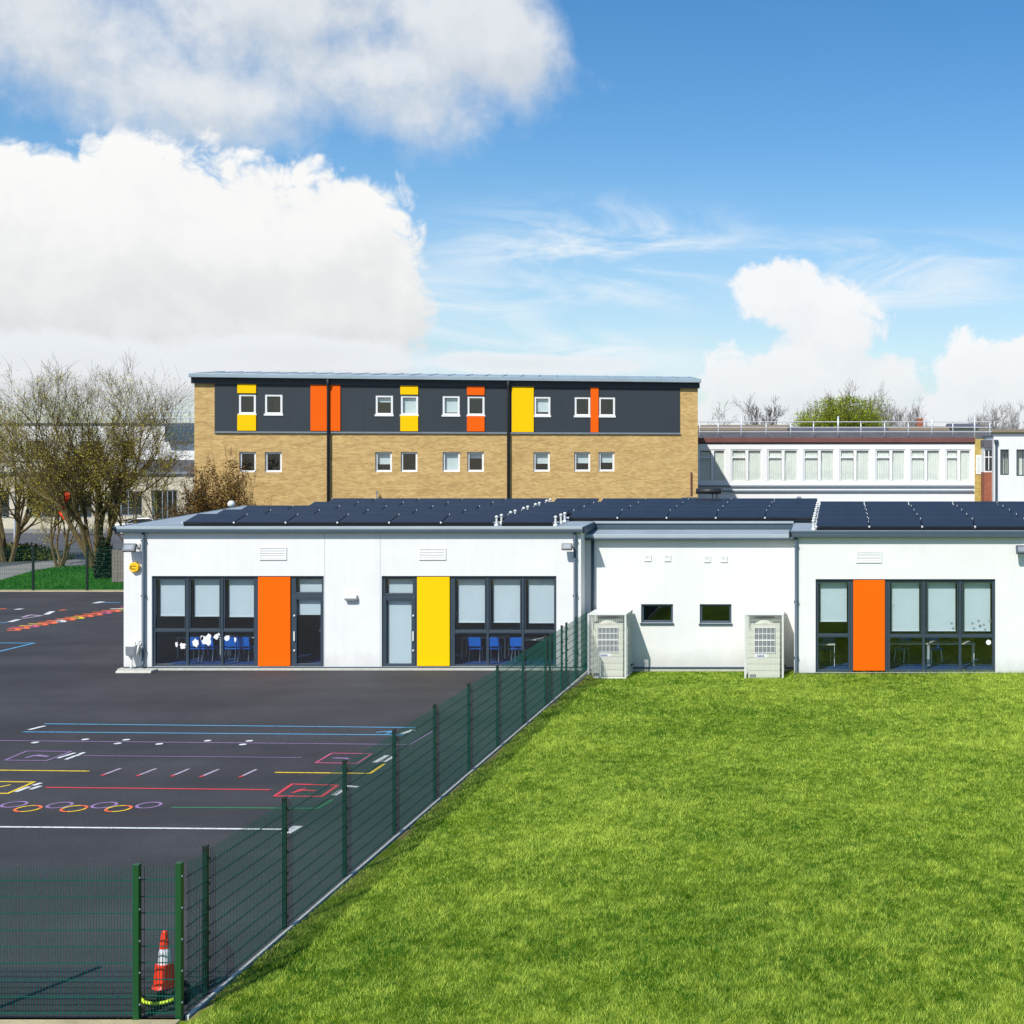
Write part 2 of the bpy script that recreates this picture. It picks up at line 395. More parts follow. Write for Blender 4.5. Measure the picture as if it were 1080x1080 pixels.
cp = n.new('ShaderNodeCombineXYZ'); l.new(az, cp.inputs['X']); l.new(el, cp.inputs['Y'])
P = cp.outputs[0]
def AE(px, py):
    u = (px-CX)/F; v = (CY-py)/F
    return math.atan(u), math.atan(v/math.sqrt(1+u*u))
def noise(vec, s, d, r=.55, sc3=None, off=(0, 0, 0), dist=0):
    mp = n.new('ShaderNodeMapping'); mp.inputs['Scale'].default_value = sc3 or (1, 1, 1); mp.inputs['Location'].default_value = off
    l.new(vec, mp.inputs[0]); t = n.new('ShaderNodeTexNoise'); t.noise_dimensions = '2D'; t.inputs['Scale'].default_value = s; t.inputs['Detail'].default_value = d
    t.inputs['Roughness'].default_value = r; t.inputs['Distortion'].default_value = dist; l.new(mp.outputs[0], t.inputs['Vector']); return t.outputs['Fac']
def blobs(vec, lst):
    out = None
    for (px, py, rx, ry) in lst:
        a, e = AE(px, py)
        k = math.cos(a)
        d = vmt('MULTIPLY', vmt('SUBTRACT', vec, (a, e, 0)), (F/rx/1.0, F/ry/1.0, 0))
        q = mth('SUBTRACT', 1.0, vmt('LENGTH', d))
        out = q if out is None else mth('SMOOTH_MAX', out, q, .25)
    return out
Pl = vmt('ADD', P, (-.010, .020, 0))        # towards the sun side: thin cloud there means a lit face
def detail(vec):
    big = noise(vec, 9, 8, .58, off=(4.1, 2.0, 0))
    wq = n.new('ShaderNodeTexNoise'); wq.noise_dimensions = '2D'; wq.inputs['Scale'].default_value = 24; wq.inputs['Detail'].default_value = 2; l.new(vec, wq.inputs['Vector'])
    wv = vmt('ADD', vec, vmt('MULTIPLY', wq.outputs['Color'], (.034, .034, 0)))
    vo = n.new('ShaderNodeTexVoronoi'); vo.voronoi_dimensions = '2D'; vo.feature = 'F1'; vo.inputs['Scale'].default_value = 26; vo.inputs['Detail'].default_value = 3; vo.inputs['Roughness'].default_value = .55; vo.inputs['Lacunarity'].default_value = 2.3
    l.new(wv, vo.inputs['Vector'])
    return mth('SUBTRACT', big, .5), mth('SUBTRACT', vo.outputs['Distance'], .42)
N0, V0 = detail(P); N1, V1 = detail(Pl)
def cloud(lst, amp, edge, puff):
    D = mth('SUBTRACT', mth('MULTIPLY_ADD', N0, amp, blobs(P, lst)), mth('MULTIPLY', V0, puff))
    D2 = mth('SUBTRACT', mth('MULTIPLY_ADD', N1, amp, blobs(Pl, lst)), mth('MULTIPLY', V1, puff))
    return D, rng(D, 0, edge), rng(mth('SUBTRACT', D, D2), -.28, .34, 0, 1)
skyc = n.new('ShaderNodeHueSaturation'); skyc.inputs['Saturation'].default_value = 1.36; skyc.inputs['Value'].default_value = 1.2; skyc.inputs['Hue'].default_value = .5
l.new(sky.outputs[0], skyc.inputs['Color'])
C = skyc.outputs[0]
# thin veil low over the horizon and cirrus wisps
hz = rng(el, 0, .24, .60, 0)
hn = noise(P, 5, 5, .6, (1, 5, 1), (3, 1, 0))
C = mixc(mth('MULTIPLY', hz, rng(hn, .25, .7, .55, 1.0)), C, (4.9, 6.1, 7.5))
ci_mask = rng(blobs(P, [(640, 270, 230, 70), (900, 290, 260, 55), (420, 330, 200, 60), (560, 375, 260, 40)]), -.1, .7)
ci = noise(P, 7, 9, .62, (1, 4.2, 1), (.3, 2.2, 0), dist=.5)
C = mixc(mth('MULTIPLY', ci_mask, rng(ci, .36, .70, 0, .9)), C, (7.2, 7.8, 8.3))
def put(C, lst, amp, edge, lo, hi, strength=1.0, botdark=None, puff=.4):
    D, al, lit = cloud(lst, amp, edge, puff)
    core = rng(D, .1, 1.1, 1, .0)
    sh = mth('ADD', mth('MULTIPLY', lit, .7), mth('MULTIPLY', core, .3), clamp=True)
    if botdark:
        y0, y1 = AE(botdark[2], botdark[0])[1], AE(botdark[2], botdark[1])[1]
        sh = mth('MULTIPLY_ADD', sh, .45, mth('MULTIPLY', rng(mth('MULTIPLY_ADD', N0, .06, el), y0, y1, .0, 1.0), .55))
    return mixc(mth('MULTIPLY', al, strength), C, mixc(sh, lo, hi))
GREY = (5.9, 6.1, 6.3); WH = (8.3, 8.3, 8.2)
# top-left bank, soft edged
C = put(C, [(40, 0, 260, 130), (300, 10, 240, 130), (470, 30, 120, 120), (530, 40, 75, 95), (230, 100, 220, 70), (380, 70, 220, 100)], 1.35, .75, (5.6, 6.0, 6.4), (7.6, 7.7, 7.8), .92, puff=.15)
# big left cumulus
C = put(C, [(-20, 300, 250, 150), (130, 260, 130, 120), (240, 270, 150, 115), (345, 265, 110, 105), (150, 340, 280, 90), (330, 330, 130, 80)], .85, .2, (6.0, 6.2, 6.4), WH, 1.0, botdark=(390, 215, 200), puff=.27)
C = put(C, [(60, 385, 300, 40), (300, 378, 160, 28), (560, 384, 160, 14)], 1.0, .4, GREY, (7.4, 7.7, 8.0), .85, puff=.2)
# right small cumulus and the far right one
C = put(C, [(825, 310, 60, 52), (880, 345, 72, 62), (840, 400, 110, 60), (930, 405, 80, 44), (780, 405, 60, 40), (870, 440, 200, 36)], .9, .25, (6.6, 7.0, 7.4), (8.1, 8.2, 8.3), .97, botdark=(450, 330, 860), puff=.35)
C = put(C, [(1030, 395, 64, 56), (1085, 390, 70, 54), (1050, 430, 130, 42)], .8, .22, (6.8, 7.2, 7.6), (8.1, 8.2, 8.3), .97, botdark=(450, 350, 1030), puff=.35)
l.new(C, bg.inputs['Color']); l.new(bg.outputs[0], wo.inputs[0])
w.cycles.sampling_method = 'MANUAL'; w.cycles.sample_map_resolution = 512
sc.view_settings.view_transform = 'Standard'; sc.view_settings.look = 'None'; sc.view_settings.exposure = .22; sc.view_settings.gamma = 1
sc.render.resolution_x = 1024; sc.render.resolution_y = 1024
sc.cycles.max_bounces = 8; sc.cycles.transparent_max_bounces = 24

# ------------------------------------------------------------------ ground
S = 'structure'
tag(MB().quad((-3000, -200, -.5), (3000, -200, -.5), (3000, 5000, -.5), (-3000, 5000, -.5)).build('ground', M['ground']), kind=S)
def sheet(name, pts, z, m):
    return tag(MB().poly([(x, y, z) for x, y in pts]).build(name, m), kind=S)
pg = sheet('playground', [(-90, 16.02), (-7.93, 16.02), (-7.93, 66.2), (-90, 66.2)], 0, M['playground'])
sheet('road', [(-200, 66.2), (40, 66.2), (40, 119), (-200, 119)], -.03, M['road'])
def smooth(t): t = max(0, min(1, t)); return t*t*(3-2*t)
def lawn_z(x, y):
    d = smooth((y-37.5)/3.2)*smooth((x+8.0)/.5)*smooth((-.9-x)/.9)
    return .0 - .21*d + .05*math.sin(x*.7+1)*math.sin(y*.45)*smooth((x+7.6)/2)*smooth((41-y)/3) + .02*smooth((x+7.7)/.4)
def lawn():
    mb = MB(); xs = [-30, -20, -14, -11, -9, -7.82] + [-7.6+i*.4 for i in range(60)] + [20, 30, 45]; ys = [4, 8, 10, 12, 14, 15, 15.93] + [16.4+i*.5 for i in range(54)]
    idx = {}
    for i, x in enumerate(xs):
        for j, y in enumerate(ys): idx[i, j] = len(mb.v); mb.v.append((x, y, lawn_z(x, y)))
    for i in range(len(xs)-1):
        for j in range(len(ys)-1):
            if xs[i+1] <= -7.8 and ys[j] >= 15.9: continue
            mb.f.append((idx[i, j], idx[i+1, j], idx[i+1, j+1], idx[i, j+1]))
    o = mb.build('lawn', M['soil'], smooth=True); return tag(o, kind=S)
lawn()
def tinted(name, V, Fc, T, m, parent=None, per=3):
    me = bpy.data.meshes.new(name); nf = len(Fc)
    me.vertices.add(len(V)); me.vertices.foreach_set('co', np.asarray(V, np.float32).ravel())
    me.loops.add(nf*per); me.loops.foreach_set('vertex_index', np.asarray(Fc, np.int32).ravel())
    me.polygons.add(nf); me.polygons.foreach_set('loop_start', np.arange(0, nf*per, per, dtype=np.int32)); me.polygons.foreach_set('loop_total', np.full(nf, per, np.int32))
    me.update(calc_edges=True)
    a = me.attributes.new('tint', 'FLOAT', 'POINT'); a.data.foreach_set('value', np.asarray(T, np.float32))
    me.materials.append(m); o = bpy.data.objects.new(name, me); col.objects.link(o)
    if parent: o.parent = parent
    return o
def vnoise(x, y, s, seed):
    g = np.random.RandomState(seed).rand(64, 64); x = x/s; y = y/s
    xi = np.floor(x).astype(int); yi = np.floor(y).astype(int); fx = x-xi; fy = y-yi; fx = fx*fx*(3-2*fx); fy = fy*fy*(3-2*fy)
    a = g[xi % 64, yi % 64]; b = g[(xi+1) % 64, yi % 64]; c = g[xi % 64, (yi+1) % 64]; d = g[(xi+1) % 64, (yi+1) % 64]
    return (a*(1-fx)+b*fx)*(1-fy)+(c*(1-fx)+d*fx)*fy
def grass(name, region, dens, hmul, seed, zf, label, keep=None, ref=16.0, wmul=1.0, powr=1.55):
    rs = np.random.RandomState(seed); x0, x1, y0, y1 = region
    N = int((x1-x0)*(y1-y0)*dens)
    x = rs.uniform(x0, x1, N); y = rs.uniform(y0, y1, N)
    k = rs.rand(N) < np.minimum(1, (ref/y)**powr)
    if keep is not None: k &= keep(x, y)
    x = x[k]; y = y[k]; N = len(x)
    z = np.array([zf(a, b) for a, b in zip(x, y)])
    pn = vnoise(x, y, .35, 1)*.5+vnoise(x, y, 1.3, 2)*.8+vnoise(x, y, 4, 3)*.7; pn = pn/2.0
    h = (.028+.05*rs.rand(N))*(.55+.9*pn)*hmul
    wd = .0042*(y/ref)**.75*(0.7+.6*rs.rand(N))*wmul
    th = rs.uniform(0, 2*PI, N); bx = np.cos(th); by = np.sin(th)
    la = vnoise(x, y, .45, 5)*4*PI + rs.normal(0, 1.3, N); lm = h*(.25+.9*rs.rand(N))
    V = np.zeros((N, 3, 3)); V[:, 0] = np.c_[x-bx*wd, y-by*wd, z-.01]; V[:, 1] = np.c_[x+bx*wd, y+by*wd, z-.01]
    V[:, 2] = np.c_[x+np.cos(la)*lm, y+np.sin(la)*lm, z+h]
    big = vnoise(x, y*1.0, 2.2, 8)*.5+vnoise(x, y, 6, 9)*.5+.0
    big = .5+(big-.5)*1.5+.9*(vnoise(x+.6*y, y*2.2, 3.1, 31)-.5)*vnoise(x, y, 7, 33)
    t = np.clip(.03 + .46*big + .3*(vnoise(x, y, .4, 11)-.5)+.6*(vnoise(x, y, .10, 13)-.5)+.9*rs.rand(N)**2.2, 0, 1.3)
    dry = rs.rand(N) < .05+.10*np.clip(big-.5, 0, 1)+1.1*np.clip(vnoise(x, y, 1.1, 41)*.6+vnoise(x, y, .3, 42)*.4-.66, 0, 1); t[dry] = 1.45
    T = np.repeat(t, 3).reshape(N, 3)
    o = tinted(name, V.reshape(-1, 3), np.arange(N*3), T.ravel(), M['grass']) if False else tinted(name, V.reshape(-1, 3), np.arange(N*3).reshape(N, 3), T.ravel(), M['grass'])
    return tag(o, label, 'grass', kind='stuff')
def keepL(x, y):
    vis = (x > -.66*y) & (x < .17*y) & (x > -7.80)
    bare = (x < -7.86+.42*(vnoise(x, y, .9, 21)-.35))
    wall = ((x > -1.5) & (y > 40.9))
    ac = ((np.abs(x+7.2) < .75) | (np.abs(x+2.35) < .75)) & (y > 41.25)
    return vis & ~bare & ~wall & ~ac
grass('grass', (-7.8, 7.2, 13.5, 42.6), 5000, .85, 3, lawn_z, 'short mown green lawn grass sloping up to the white school', keepL)
grass('grass', (-13.5, -7.6, 14.2, 15.88), 2600, .8, 4, lambda a, b: -.02, 'strip of grass in front of the green mesh fence')
grass('grass', (-1.4, 7, 40.3, 40.93), 900, 2.6, 5, lambda a, b: .0, 'longer tufts of grass at the foot of the right wing wall', ref=40)

# ------------------------------------------------------------------ low white school building
YL, YR, YM = 41.9, 41.0, 42.75
roofL = lambda y: 4.50+.036*(y-41.5)
roofR = lambda y: 4.41+.036*(y-40.6)
XL0, XL1, XR0, XR1 = XX(130.5, YL), -8.15, XX(837.5, YR), 15.0
school = thing('school_building', 'long single storey white rendered school building with dark framed windows and orange and yellow panels', 'building', (XL1, YL, 0))
SB = Vector((XL1, YL, 0))
def sp(mb, name, m, parent=None, **k):             # part given in world coordinates
    par = parent or school
    off = Vector(par.matrix_world.translation) if False else woff(par)
    mb.v = [(v[0]-off.x, v[1]-off.y, v[2]-off.z) for v in mb.v]
    return mb.build(name, m, par, **k)
def woff(o):
    v = Vector(o.location); p = o.parent
    while p: v += Vector(p.location); p = p.parent
    return v
# openings
zA0, zA1 = ZZ(704.5, YL), ZZ(607.5, YL)
A = (XX(160, YL), XX(341.5, YL), zA0, zA1); B = (XX(402.5, YL), XX(586.8, YL), zA0, zA1)
Cc = (XX(860.2, YR), XX(1049.8, YR), ZZ(709.5, YR), ZZ(610.8, YR))
sp(holed_wall(XL0, XL1, .09, 4.42, YL, .3, [A, B]), 'wall', M['render'])
sp(holed_wall(XR0, XR1, .0, 4.33, YR, .3, [Cc]), 'wall', M['render'])
w1 = (XX(676.2, YM), XX(709.8, YM), ZZ(657, YM), ZZ(637.2, YM)); w2 = (XX(738, YM), XX(771.5, YM), ZZ(657.5, YM), ZZ(637.2, YM))
sp(holed_wall(XL1, XR0+.25, -.10, 4.16, YM, .3, [w1, w2]), 'wall', M['render'])
# side and rear walls
for b_ in ((XL0, XL0+.3, YL+.3, 50.3, .09, 4.42), (XL1-.3, XL1, YL+.3, 44.2, .09, 4.42), (XR0, XR0+.3, YR+.3, 44.2, -.2, 4.33), (XL0, XR1, 50.3, 50.6, -.3, 4.5), (XR1-.3, XR1, YR+.3, 50.3, 0, 4.33)): sp(MB().box(*b_), 'wall', M['render'])
# plinths
mb = MB(); mb.box(XL0-.12, XL1+.05, YL-.16, YL+.2, -.3, .05); sp(mb, 'plinth', M['concrete'], bevel=.01)
mb = MB(); mb.box(XL0-.02, XL1+.02, YL-.035, YL+.2, .0501, .088); sp(mb, 'damp_course', M['gutter'])
mb = MB(); mb.box(XL1, XR0, YM-.03, YM+.2, -.3, -.102); sp(mb, 'plinth', M['concrete'])
sp(MB().box(XL1, XR0, YM-.05, YM-.001, -.10, -.05), 'damp_course', M['gutter']); sp(MB().box(XR0, XR1, YR-.05, YR-.001, .0, .05), 'damp_course', M['gutter'])
mb = MB(); mb.box(XR0, XR1, YR-.03, YR+.2, -.35, -.002); sp(mb, 'plinth', M['concrete'])
# roofs
def roof(x0, x1, y0, y1, fz, th=.12, name='roof'):
    return sp(MB().prism([(y0, fz(y0)-th), (y1, fz(y1)-th), (y1, fz(y1)), (y0, fz(y0))], 'x', x0, x1), name, M['roofm'])
roof(XL0-.15, XL1+.10, 41.76, 50.7, roofL)
roof(XL1+.103, XR0-.10, 43.62, 50.7, roofL)
roof(XR0-.097, XR1+.1, 40.86, 50.7, roofR)
low = lambda y: 4.20+.11*(y-42.4)
roof(XL1+.001, XR0-.003, 42.58, 43.55, low)
def fascia(x0, x1, y, z, h, name='fascia', m='fascia', d=.10): return sp(MB().box(x0, x1, y-d, y-.001, z-h, z+.015), name, M[m], bevel=.008)
fascia(XL0-.16, XL1+.11, 41.76, roofL(41.76), .065, d=.04)
sp(MB().box(XL0-.15, XL1+.1, 41.70, 41.88, 4.34, 4.44), 'gutter', M['gutter'], bevel=.01)
fascia(XR0-.11, XR1+.1, 40.86, roofR(40.86), .085, m='gutter', d=.04)
sp(MB().box(XR0-.1, XR1+.1, 40.80, 40.97, 4.24, 4.331), 'gutter', M['gutter'], bevel=.01)
fascia(XL1+.012, XR0-.012, 42.58, 4.215, .10, d=.04)
sp(MB().box(XL1+.012, XR0-.012, 42.52, 42.7, 4.04, 4.112), 'gutter', M['gutter'], bevel=.01)
sp(MB().box(XL1+.104, XR0-.104, 43.52, 43.618, 4.53, 4.60), 'fascia', M['fascia'])
sp(MB().box(XL1+.104, XR0-.104, 43.56, 43.617, 4.34, 4.529), 'fascia', M['gutter'])
for (xa, y0, y1, fz) in ((XL1+.101, 41.56, 43.9, roofL), (XR0-.15, 40.66, 43.5, roofR), (XL0-.2, 41.56, 50.7, roofL)):
    sp(MB().prism([(y0+.2, fz(y0)-.2), (y1, fz(y1)-.2), (y1, fz(y1)+.01), (y0, fz(y0)+.01)], 'x', xa, xa+.05), 'verge_trim', M['gutter'])
# side return cladding and downpipes
def pipe(px, Y, zt, zb, r=.045, m='gutter'):
    x = XX(px, Y)
    sp(MB().tube([(x, Y-.09, zt), (x, Y-.09, zb+.12), (x, Y-.16, zb+.03)], r, 10), 'downpipe', M[m], smooth=True)
    for k in range(3): z = zb+.5+(zt-zb-.8)*k/2; sp(MB().box(x-.07, x+.07, YY(Y)-.10, Y-.001, z, z+.05), 'pipe_bracket', M[m])
def YY(y): return y
pipe(152.5, YL, 4.35, .08); pipe(607, YL, 4.35, .08); pipe(839.8, YR, 4.25, 0.0)
x = XX(623.5, YM)+.06; sp(MB().tube([(x, YM-.07, 4.05), (x, YM-.07, -.1)], .05, 10), 'downpipe', M['gutter'], smooth=True)
# render movement joints
jm = MB()
for px in (342.5, 401): xx = XX(px, YL); jm.box(xx-.006, xx+.006, YL-.004, YL-.001, zA1+.1 if False else .1, 4.3)
sp(jm, 'movement_joint', M['fascia'])
# glazing
FD = .07
def bars(x0, x1, z0, z1, Y, t=.07, vs=(), hs=(), d=.09, depth=0.0):
    mb = MB(); y0, y1 = Y+FD-depth, Y+FD+d
    mb.box(x0, x0+t, y0, y1, z0, z1); mb.box(x1-t, x1, y0, y1, z0, z1)
    xs = [x0+t]+[v for v in vs]+[x1-t]
    mb.box(x0+t, x1-t, y0+.002, y1-.002, z1-t, z1); mb.box(x0+t, x1-t, y0+.002, y1-.002, z0, z0+t)
    for v in vs: mb.box(v-t/2, v+t/2, y0, y1, z0+t, z1-t)
    for h in hs:
        ed = [x0+t]+[q for v in vs for q in (v-t/2, v+t/2)]+[x1-t]
        for i in range(0, len(ed), 2): mb.box(ed[i], ed[i+1], y0+.002, y1-.002, h-t/2, h+t/2)
    return mb
def glaz(Y, px0, px1, z0, z1, vpx, tz, blindpx, joint=True):
    x0, x1 = XX(px0, Y), XX(px1, Y); vs = [XX(p, Y) for p in vpx]; hz_ = [ZZ(tz, Y)]
    fr = sp(bars(x0, x1, z0, z1, Y, .085, vs, hz_), 'window', M['frame'], bevel=.006)
    ed = [x0]+vs+[x1]
    for i in range(len(ed)-1):
        a, b = ed[i]+.04, ed[i+1]-.04
        for (za, zb) in ((z0+.04, hz_[0]-.02), (hz_[0]+.02, z1-.04)):
            sp(MB().box(a, b, Y+FD+.04, Y+FD+.048, za, zb), 'pane', M['glass'], fr)
        # opening casement bead on upper lights
        sp(bars(ed[i]+.06, ed[i+1]-.06, hz_[0]+.045, z1-.09, Y+.0, .03, d=.04, depth=-.012), 'casement', M['frame'], fr)
        bp = blindpx[i]
        if bp:
            zt = z1-.12; zb = ZZ(bp, Y)
            g = MB(); nseg = 8
            for k in range(nseg):
                xa = a+.09+(b-a-.18)*k/nseg; xb = a+.09+(b-a-.18)*(k+1)/nseg
                ya = Y+.26+.0015*math.sin(k*1.7+i); yb = Y+.26+.0015*math.sin((k+1)*1.7+i)
                g.quad((xa, ya, zb), (xb, yb, zb), (xb, yb, zt), (xa, ya, zt))
            g.box(a+.085, b-.085, Y+.245, Y+.275, zb-.025, zb); g.box(a+.05, b-.05, Y+.23, Y+.30, zt, zt+.06)
            sp(g, 'blind', M['blind'], fr)
    return fr
def colour_panel(Y, px0, px1, z0, z1, m):
    p = sp(MB().box(XX(px0, Y), XX(px1, Y), Y+.02, Y+.09, z0, z1), 'colour_panel', M[m], bevel=.008)
    e = MB(); xs = (XX(px0, Y), XX(px1, Y)); e.box(xs[0]-.075, xs[0]-.003, Y+FD, Y+FD+.08, z0-.03, z1+.03); e.box(xs[1]+.003, xs[1]+.075, Y+FD, Y+FD+.08, z0-.03, z1+.03)
    sp(e, 'panel_trim', M['frame'], p); return p
def door(Y, px0, px1, z0, z1, ptop, hand, blind_full):
    x0, x1 = XX(px0, Y), XX(px1, Y); zt = ZZ(ptop, Y)
    tl = sp(bars(x0, x1, zt+.004, z1, Y, .09), 'window', M['frame'], bevel=.006)
    sp(MB().box(x0+.05, x1-.05, Y+FD+.04, Y+FD+.048, zt+.06, z1-.05), 'pane', M['glass'], tl)
    sp(MB().box(x0+.13, x1-.11, Y+.25, Y+.26, zt+.10, z1-.12), 'blind', M['blind'], tl)
    d = sp(bars(x0, x1, z0, zt, Y, .125, d=.10, depth=.02), 'door', M['frame'], bevel=.006)
    sp(MB().box(x0+.1, x1-.1, Y+FD+.04, Y+FD+.048, z0+.1, zt-.1), 'pane', M['glass'], d)
    zb = z0+.12 if blind_full else zt-.62
    sp(MB().box(x0+.14, x1-.14, Y+.19, Y+.20, zb, zt-.13), 'blind', M['blind'], d)
    hx = x0+.06 if hand < 0 else x1-.06; hm = MB(); hm.box(hx-.022, hx+.022, Y+.005, Y+.048, z0+.85, z0+1.15)
    for zz in (z0+.55, z0+1.65): hm.tube([(hx, Y+.05, zz), (hx, Y+.015, zz)], .03, 10)
    sp(hm, 'handle', M['white_metal'], d)
glaz(YL, 160, 269.5, zA0, zA1, (196.5, 233), 665.5, (650, 650.5, 651))
colour_panel(YL, 271.8, 305.8, zA0+.06, zA1-.03, 'orange')
door(YL, 308, 341.5, zA0, zA1, 628.5, -1, False)
door(YL, 402.6, 437.5, zA0, zA1, 629.5, 1, True)
colour_panel(YL, 439.6, 474, zA0+.06, zA1-.03, 'yellow')
glaz(YL, 476.3, 586.8, zA0, zA1, (513.6, 550.8), 667, (657, 657, 657.5))
zC0, zC1 = Cc[2], Cc[3]
glaz(YR, 860.2, 897.5, zC0, zC1, (), 671, (656,))
colour_panel(YR, 900, 933.3, zC0+.06, zC1-.03, 'orange')
glaz(YR, 936, 1049.8, zC0, zC1, (974.3, 1012.8), 671.5, (666, 666, 666))
for (Y, b_) in ((YL, A), (YL, B), (YR, Cc)):
    sp(MB().box(b_[0]-.0, b_[1]+.0, Y-.05, Y+.069, b_[2]-.045, b_[2]-.002), 'sill', M['gutter'], bevel=.005)
for wn, bp in ((w1, 0), (w2, 0)):
    fr = sp(bars(*wn, YM, .07), 'window', M['gutter'], bevel=.005)
    sp(MB().box(wn[0]+.04, wn[1]-.04, YM+FD+.04, YM+FD+.05, wn[2]+.04, wn[3]-.04), 'pane', M['glass'], fr)
    sp(MB().box(wn[0]-.03, wn[1]+.03, YM-.05, YM+.068, wn[2]-.05, wn[2]-.001), 'sill', M['gutter'], fr)
# paper decals on right panes, round sticker
dc = MB()
for (px, py, r_) in ((1026, 658, .045), (1032.5, 655.5, .055), (1038, 659.5, .045), (1044.5, 655, .05), (1004, 658, .045), (941, 634, .03)):
    a, z = XX(px, YR), ZZ(py, YR)
    for k in range(5):
        t = k*2*PI/5; dc.poly([(a+r_*.55*math.cos(t)+r_*.4*math.cos(q*PI/3), YR+FD+.036, z+r_*.55*math.sin(t)+r_*.4*math.sin(q*PI/3)) for q in range(6)])
sp(dc, 'flower_decal', M['grey_box'])
sp(MB().tube([(XX(1043, YR), YR+FD+.039, ZZ(678, YR)), (XX(1043, YR), YR+FD+.034, ZZ(678, YR))], .08, 18), 'round_sticker', M['white_paint'])
# paper shapes stuck on the left panes
ps = MB(); rr = random.Random(3)
for (px, py, s_) in ((184.5, 680, .09), (191, 681.5, .11), (205, 678.5, .13), (211, 673, .09), (216.5, 675.5, .19), (226, 672, .10), (229, 669.5, .08), (237.5, 673.5, .10), (246.5, 675, .08)):
    a, z = XX(px, YL), ZZ(py, YL); kk = rr.randint(5, 7); t0 = rr.random()*3
    asp = .55 if s_ < .1 else 1
    RR = [rr.uniform(.55, 1.15) for _ in range(2*kk)]
    ps.poly([(a+asp*s_*RR[q]*math.cos(t0+q*PI/kk), YL+FD+.036, z+s_*RR[q]*math.sin(t0+q*PI/kk)) for q in range(2*kk)])
sp(ps, 'paper_cutout', M['white_paint'])
# rooms
def room(x0, x1, y0, y1, z0, z1):
    sp(MB().quad((x0, y0, z0), (x1, y0, z0), (x1, y1, z0), (x0, y1, z0)), 'inner_floor', M['carpet'])
    m_ = MB(); m_.quad((x0, y1, z0), (x1, y1, z0), (x1, y1, z1), (x0, y1, z1)); m_.quad((x0, y0, z0), (x0, y1, z0), (x0, y1, z1), (x0, y0, z1)); m_.quad((x1, y1, z0), (x1, y0, z0), (x1, y0, z1), (x1, y1, z1)); m_.quad((x0, y0, z1), (x0, y1, z1), (x1, y1, z1), (x1, y0, z1))
    sp(m_, 'inner_wall', M['inner'])
xm = XX(371, YL)
room(XL0+.31, xm, YL+.31, 49.5, .12, 3.2); room(xm+.05, XL1-.31, YL+.31, 49.5, .12, 3.2); room(XR0+.31, XR1-.31, YR+.31, 49.5, .10, 3.2)
room(XL1+.05, XR0-.05, YM+.31, 48, -.1, 3.2)
# grilles high on the walls
def grille(px0, px1, py0, py1, Y, nb=6):
    x0, x1, z0, z1 = XX(px0, Y), XX(px1, Y), ZZ(py1, Y), ZZ(py0, Y); m_ = MB()
    t = .04
    m_.box(x0, x1, Y-.03, Y-.001, z0, z0+t); m_.box(x0, x1, Y-.03, Y-.001, z1-t, z1); m_.box(x0, x0+t, Y-.028, Y-.001, z0+t, z1-t); m_.box(x1-t, x1, Y-.028, Y-.001, z0+t, z1-t)
    for k in range(nb):
        z = z0+t+(z1-z0-2*t)*(k+.5)/nb; m_.prism([(Y-.026, z-.02), (Y-.001, z+.008), (Y-.001, z+.018), (Y-.026, z-.010)], 'x', x0+t, x1-t)
    sp(m_, 'wall_vent', M['white_paint'])
grille(274, 302.5, 577, 590.5, YL); grille(442, 470.5, 578, 590.5, YL); grille(903, 930, 581.5, 593.5, YR)
for px, py in ((683.3, 588.5), (704, 588.5), (746, 589.5), (763.5, 589.5)): grille(px-3.6, px+3.6, py-3.4, py+3.4, YM, 3)
# things mounted on the walls
def floodlight(px, py, Y, label, s=1, tilt=.2):
    x, z = XX(px, Y), ZZ(py, Y)
    t = thing('floodlight', label, 'floodlight', (x, Y-.02, z), 0, 'floodlights under the school eaves')
    h = MB().box(-.20*s, .20*s, -.05, .05, -.13*s, .13*s).move(Matrix.Rotation(-1.05*tilt*2, 4, 'X')); h.move(Matrix.Translation((0, -.28, 0)))
    h.build('housing', M['frame'], t, bevel=.01)
    g_ = MB().box(-.14*s, .14*s, -.056, -.0505, -.08*s, .08*s).move(Matrix.Rotation(-1.05*tilt*2, 4, 'X')); g_.move(Matrix.Translation((0, -.28, 0)))
    g_.build('lens', M['steelgrey'], t)
    MB().tube([(0.12*s, 0, .05), (.12*s, -.16, .05), (.12*s, -.25, 0)], .02, 8).box(.06*s, .18*s, -.03, .019, -.02, .12).build('bracket', M['white_metal'], t)
floodlight(142, 577, YL, 'grey floodlight above the yellow alarm box at the left corner of the school')
floodlight(600, 576, YL, 'grey floodlight beside the right downpipe of the left wing', .8)
floodlight(1077, 579, YR, 'grey floodlight high on the right wing at the edge of the photo', 1)
x, z = XX(143, YL), ZZ(598, YL)
t = thing('alarm_box', 'yellow hexagonal alarm box on the white wall near the left corner', 'alarm', (x, YL, z))
MB().prism([(.17*math.cos(k*PI/3+.3), .17*math.sin(k*PI/3+.3)) for k in range(6)], 'y', -.12, -.001).build('cover', M['alarm'], t, bevel=.015)
mk = MB(); mk.box(-.09, .08, -.127, -.1215, .03, .05); mk.box(-.10, -.07, -.127, -.1215, -.04, .03); mk.box(-.09, .06, -.127, -.1215, -.06, -.04); mk.build('emblem', M['dark'], t)
x, z = XX(371, YL), ZZ(629.5, YL)
t = thing('wall_light', 'small white bulkhead light on the wall between the two door sections', 'lamp', (x, YL, z))
MB().prism([(-.001, -.09), (-.12, -.09), (-.16, -.03), (-.14, .06), (-.001, .07)], 'x', -.19, .19).build('housing', M['white_metal'], t, bevel=.01)
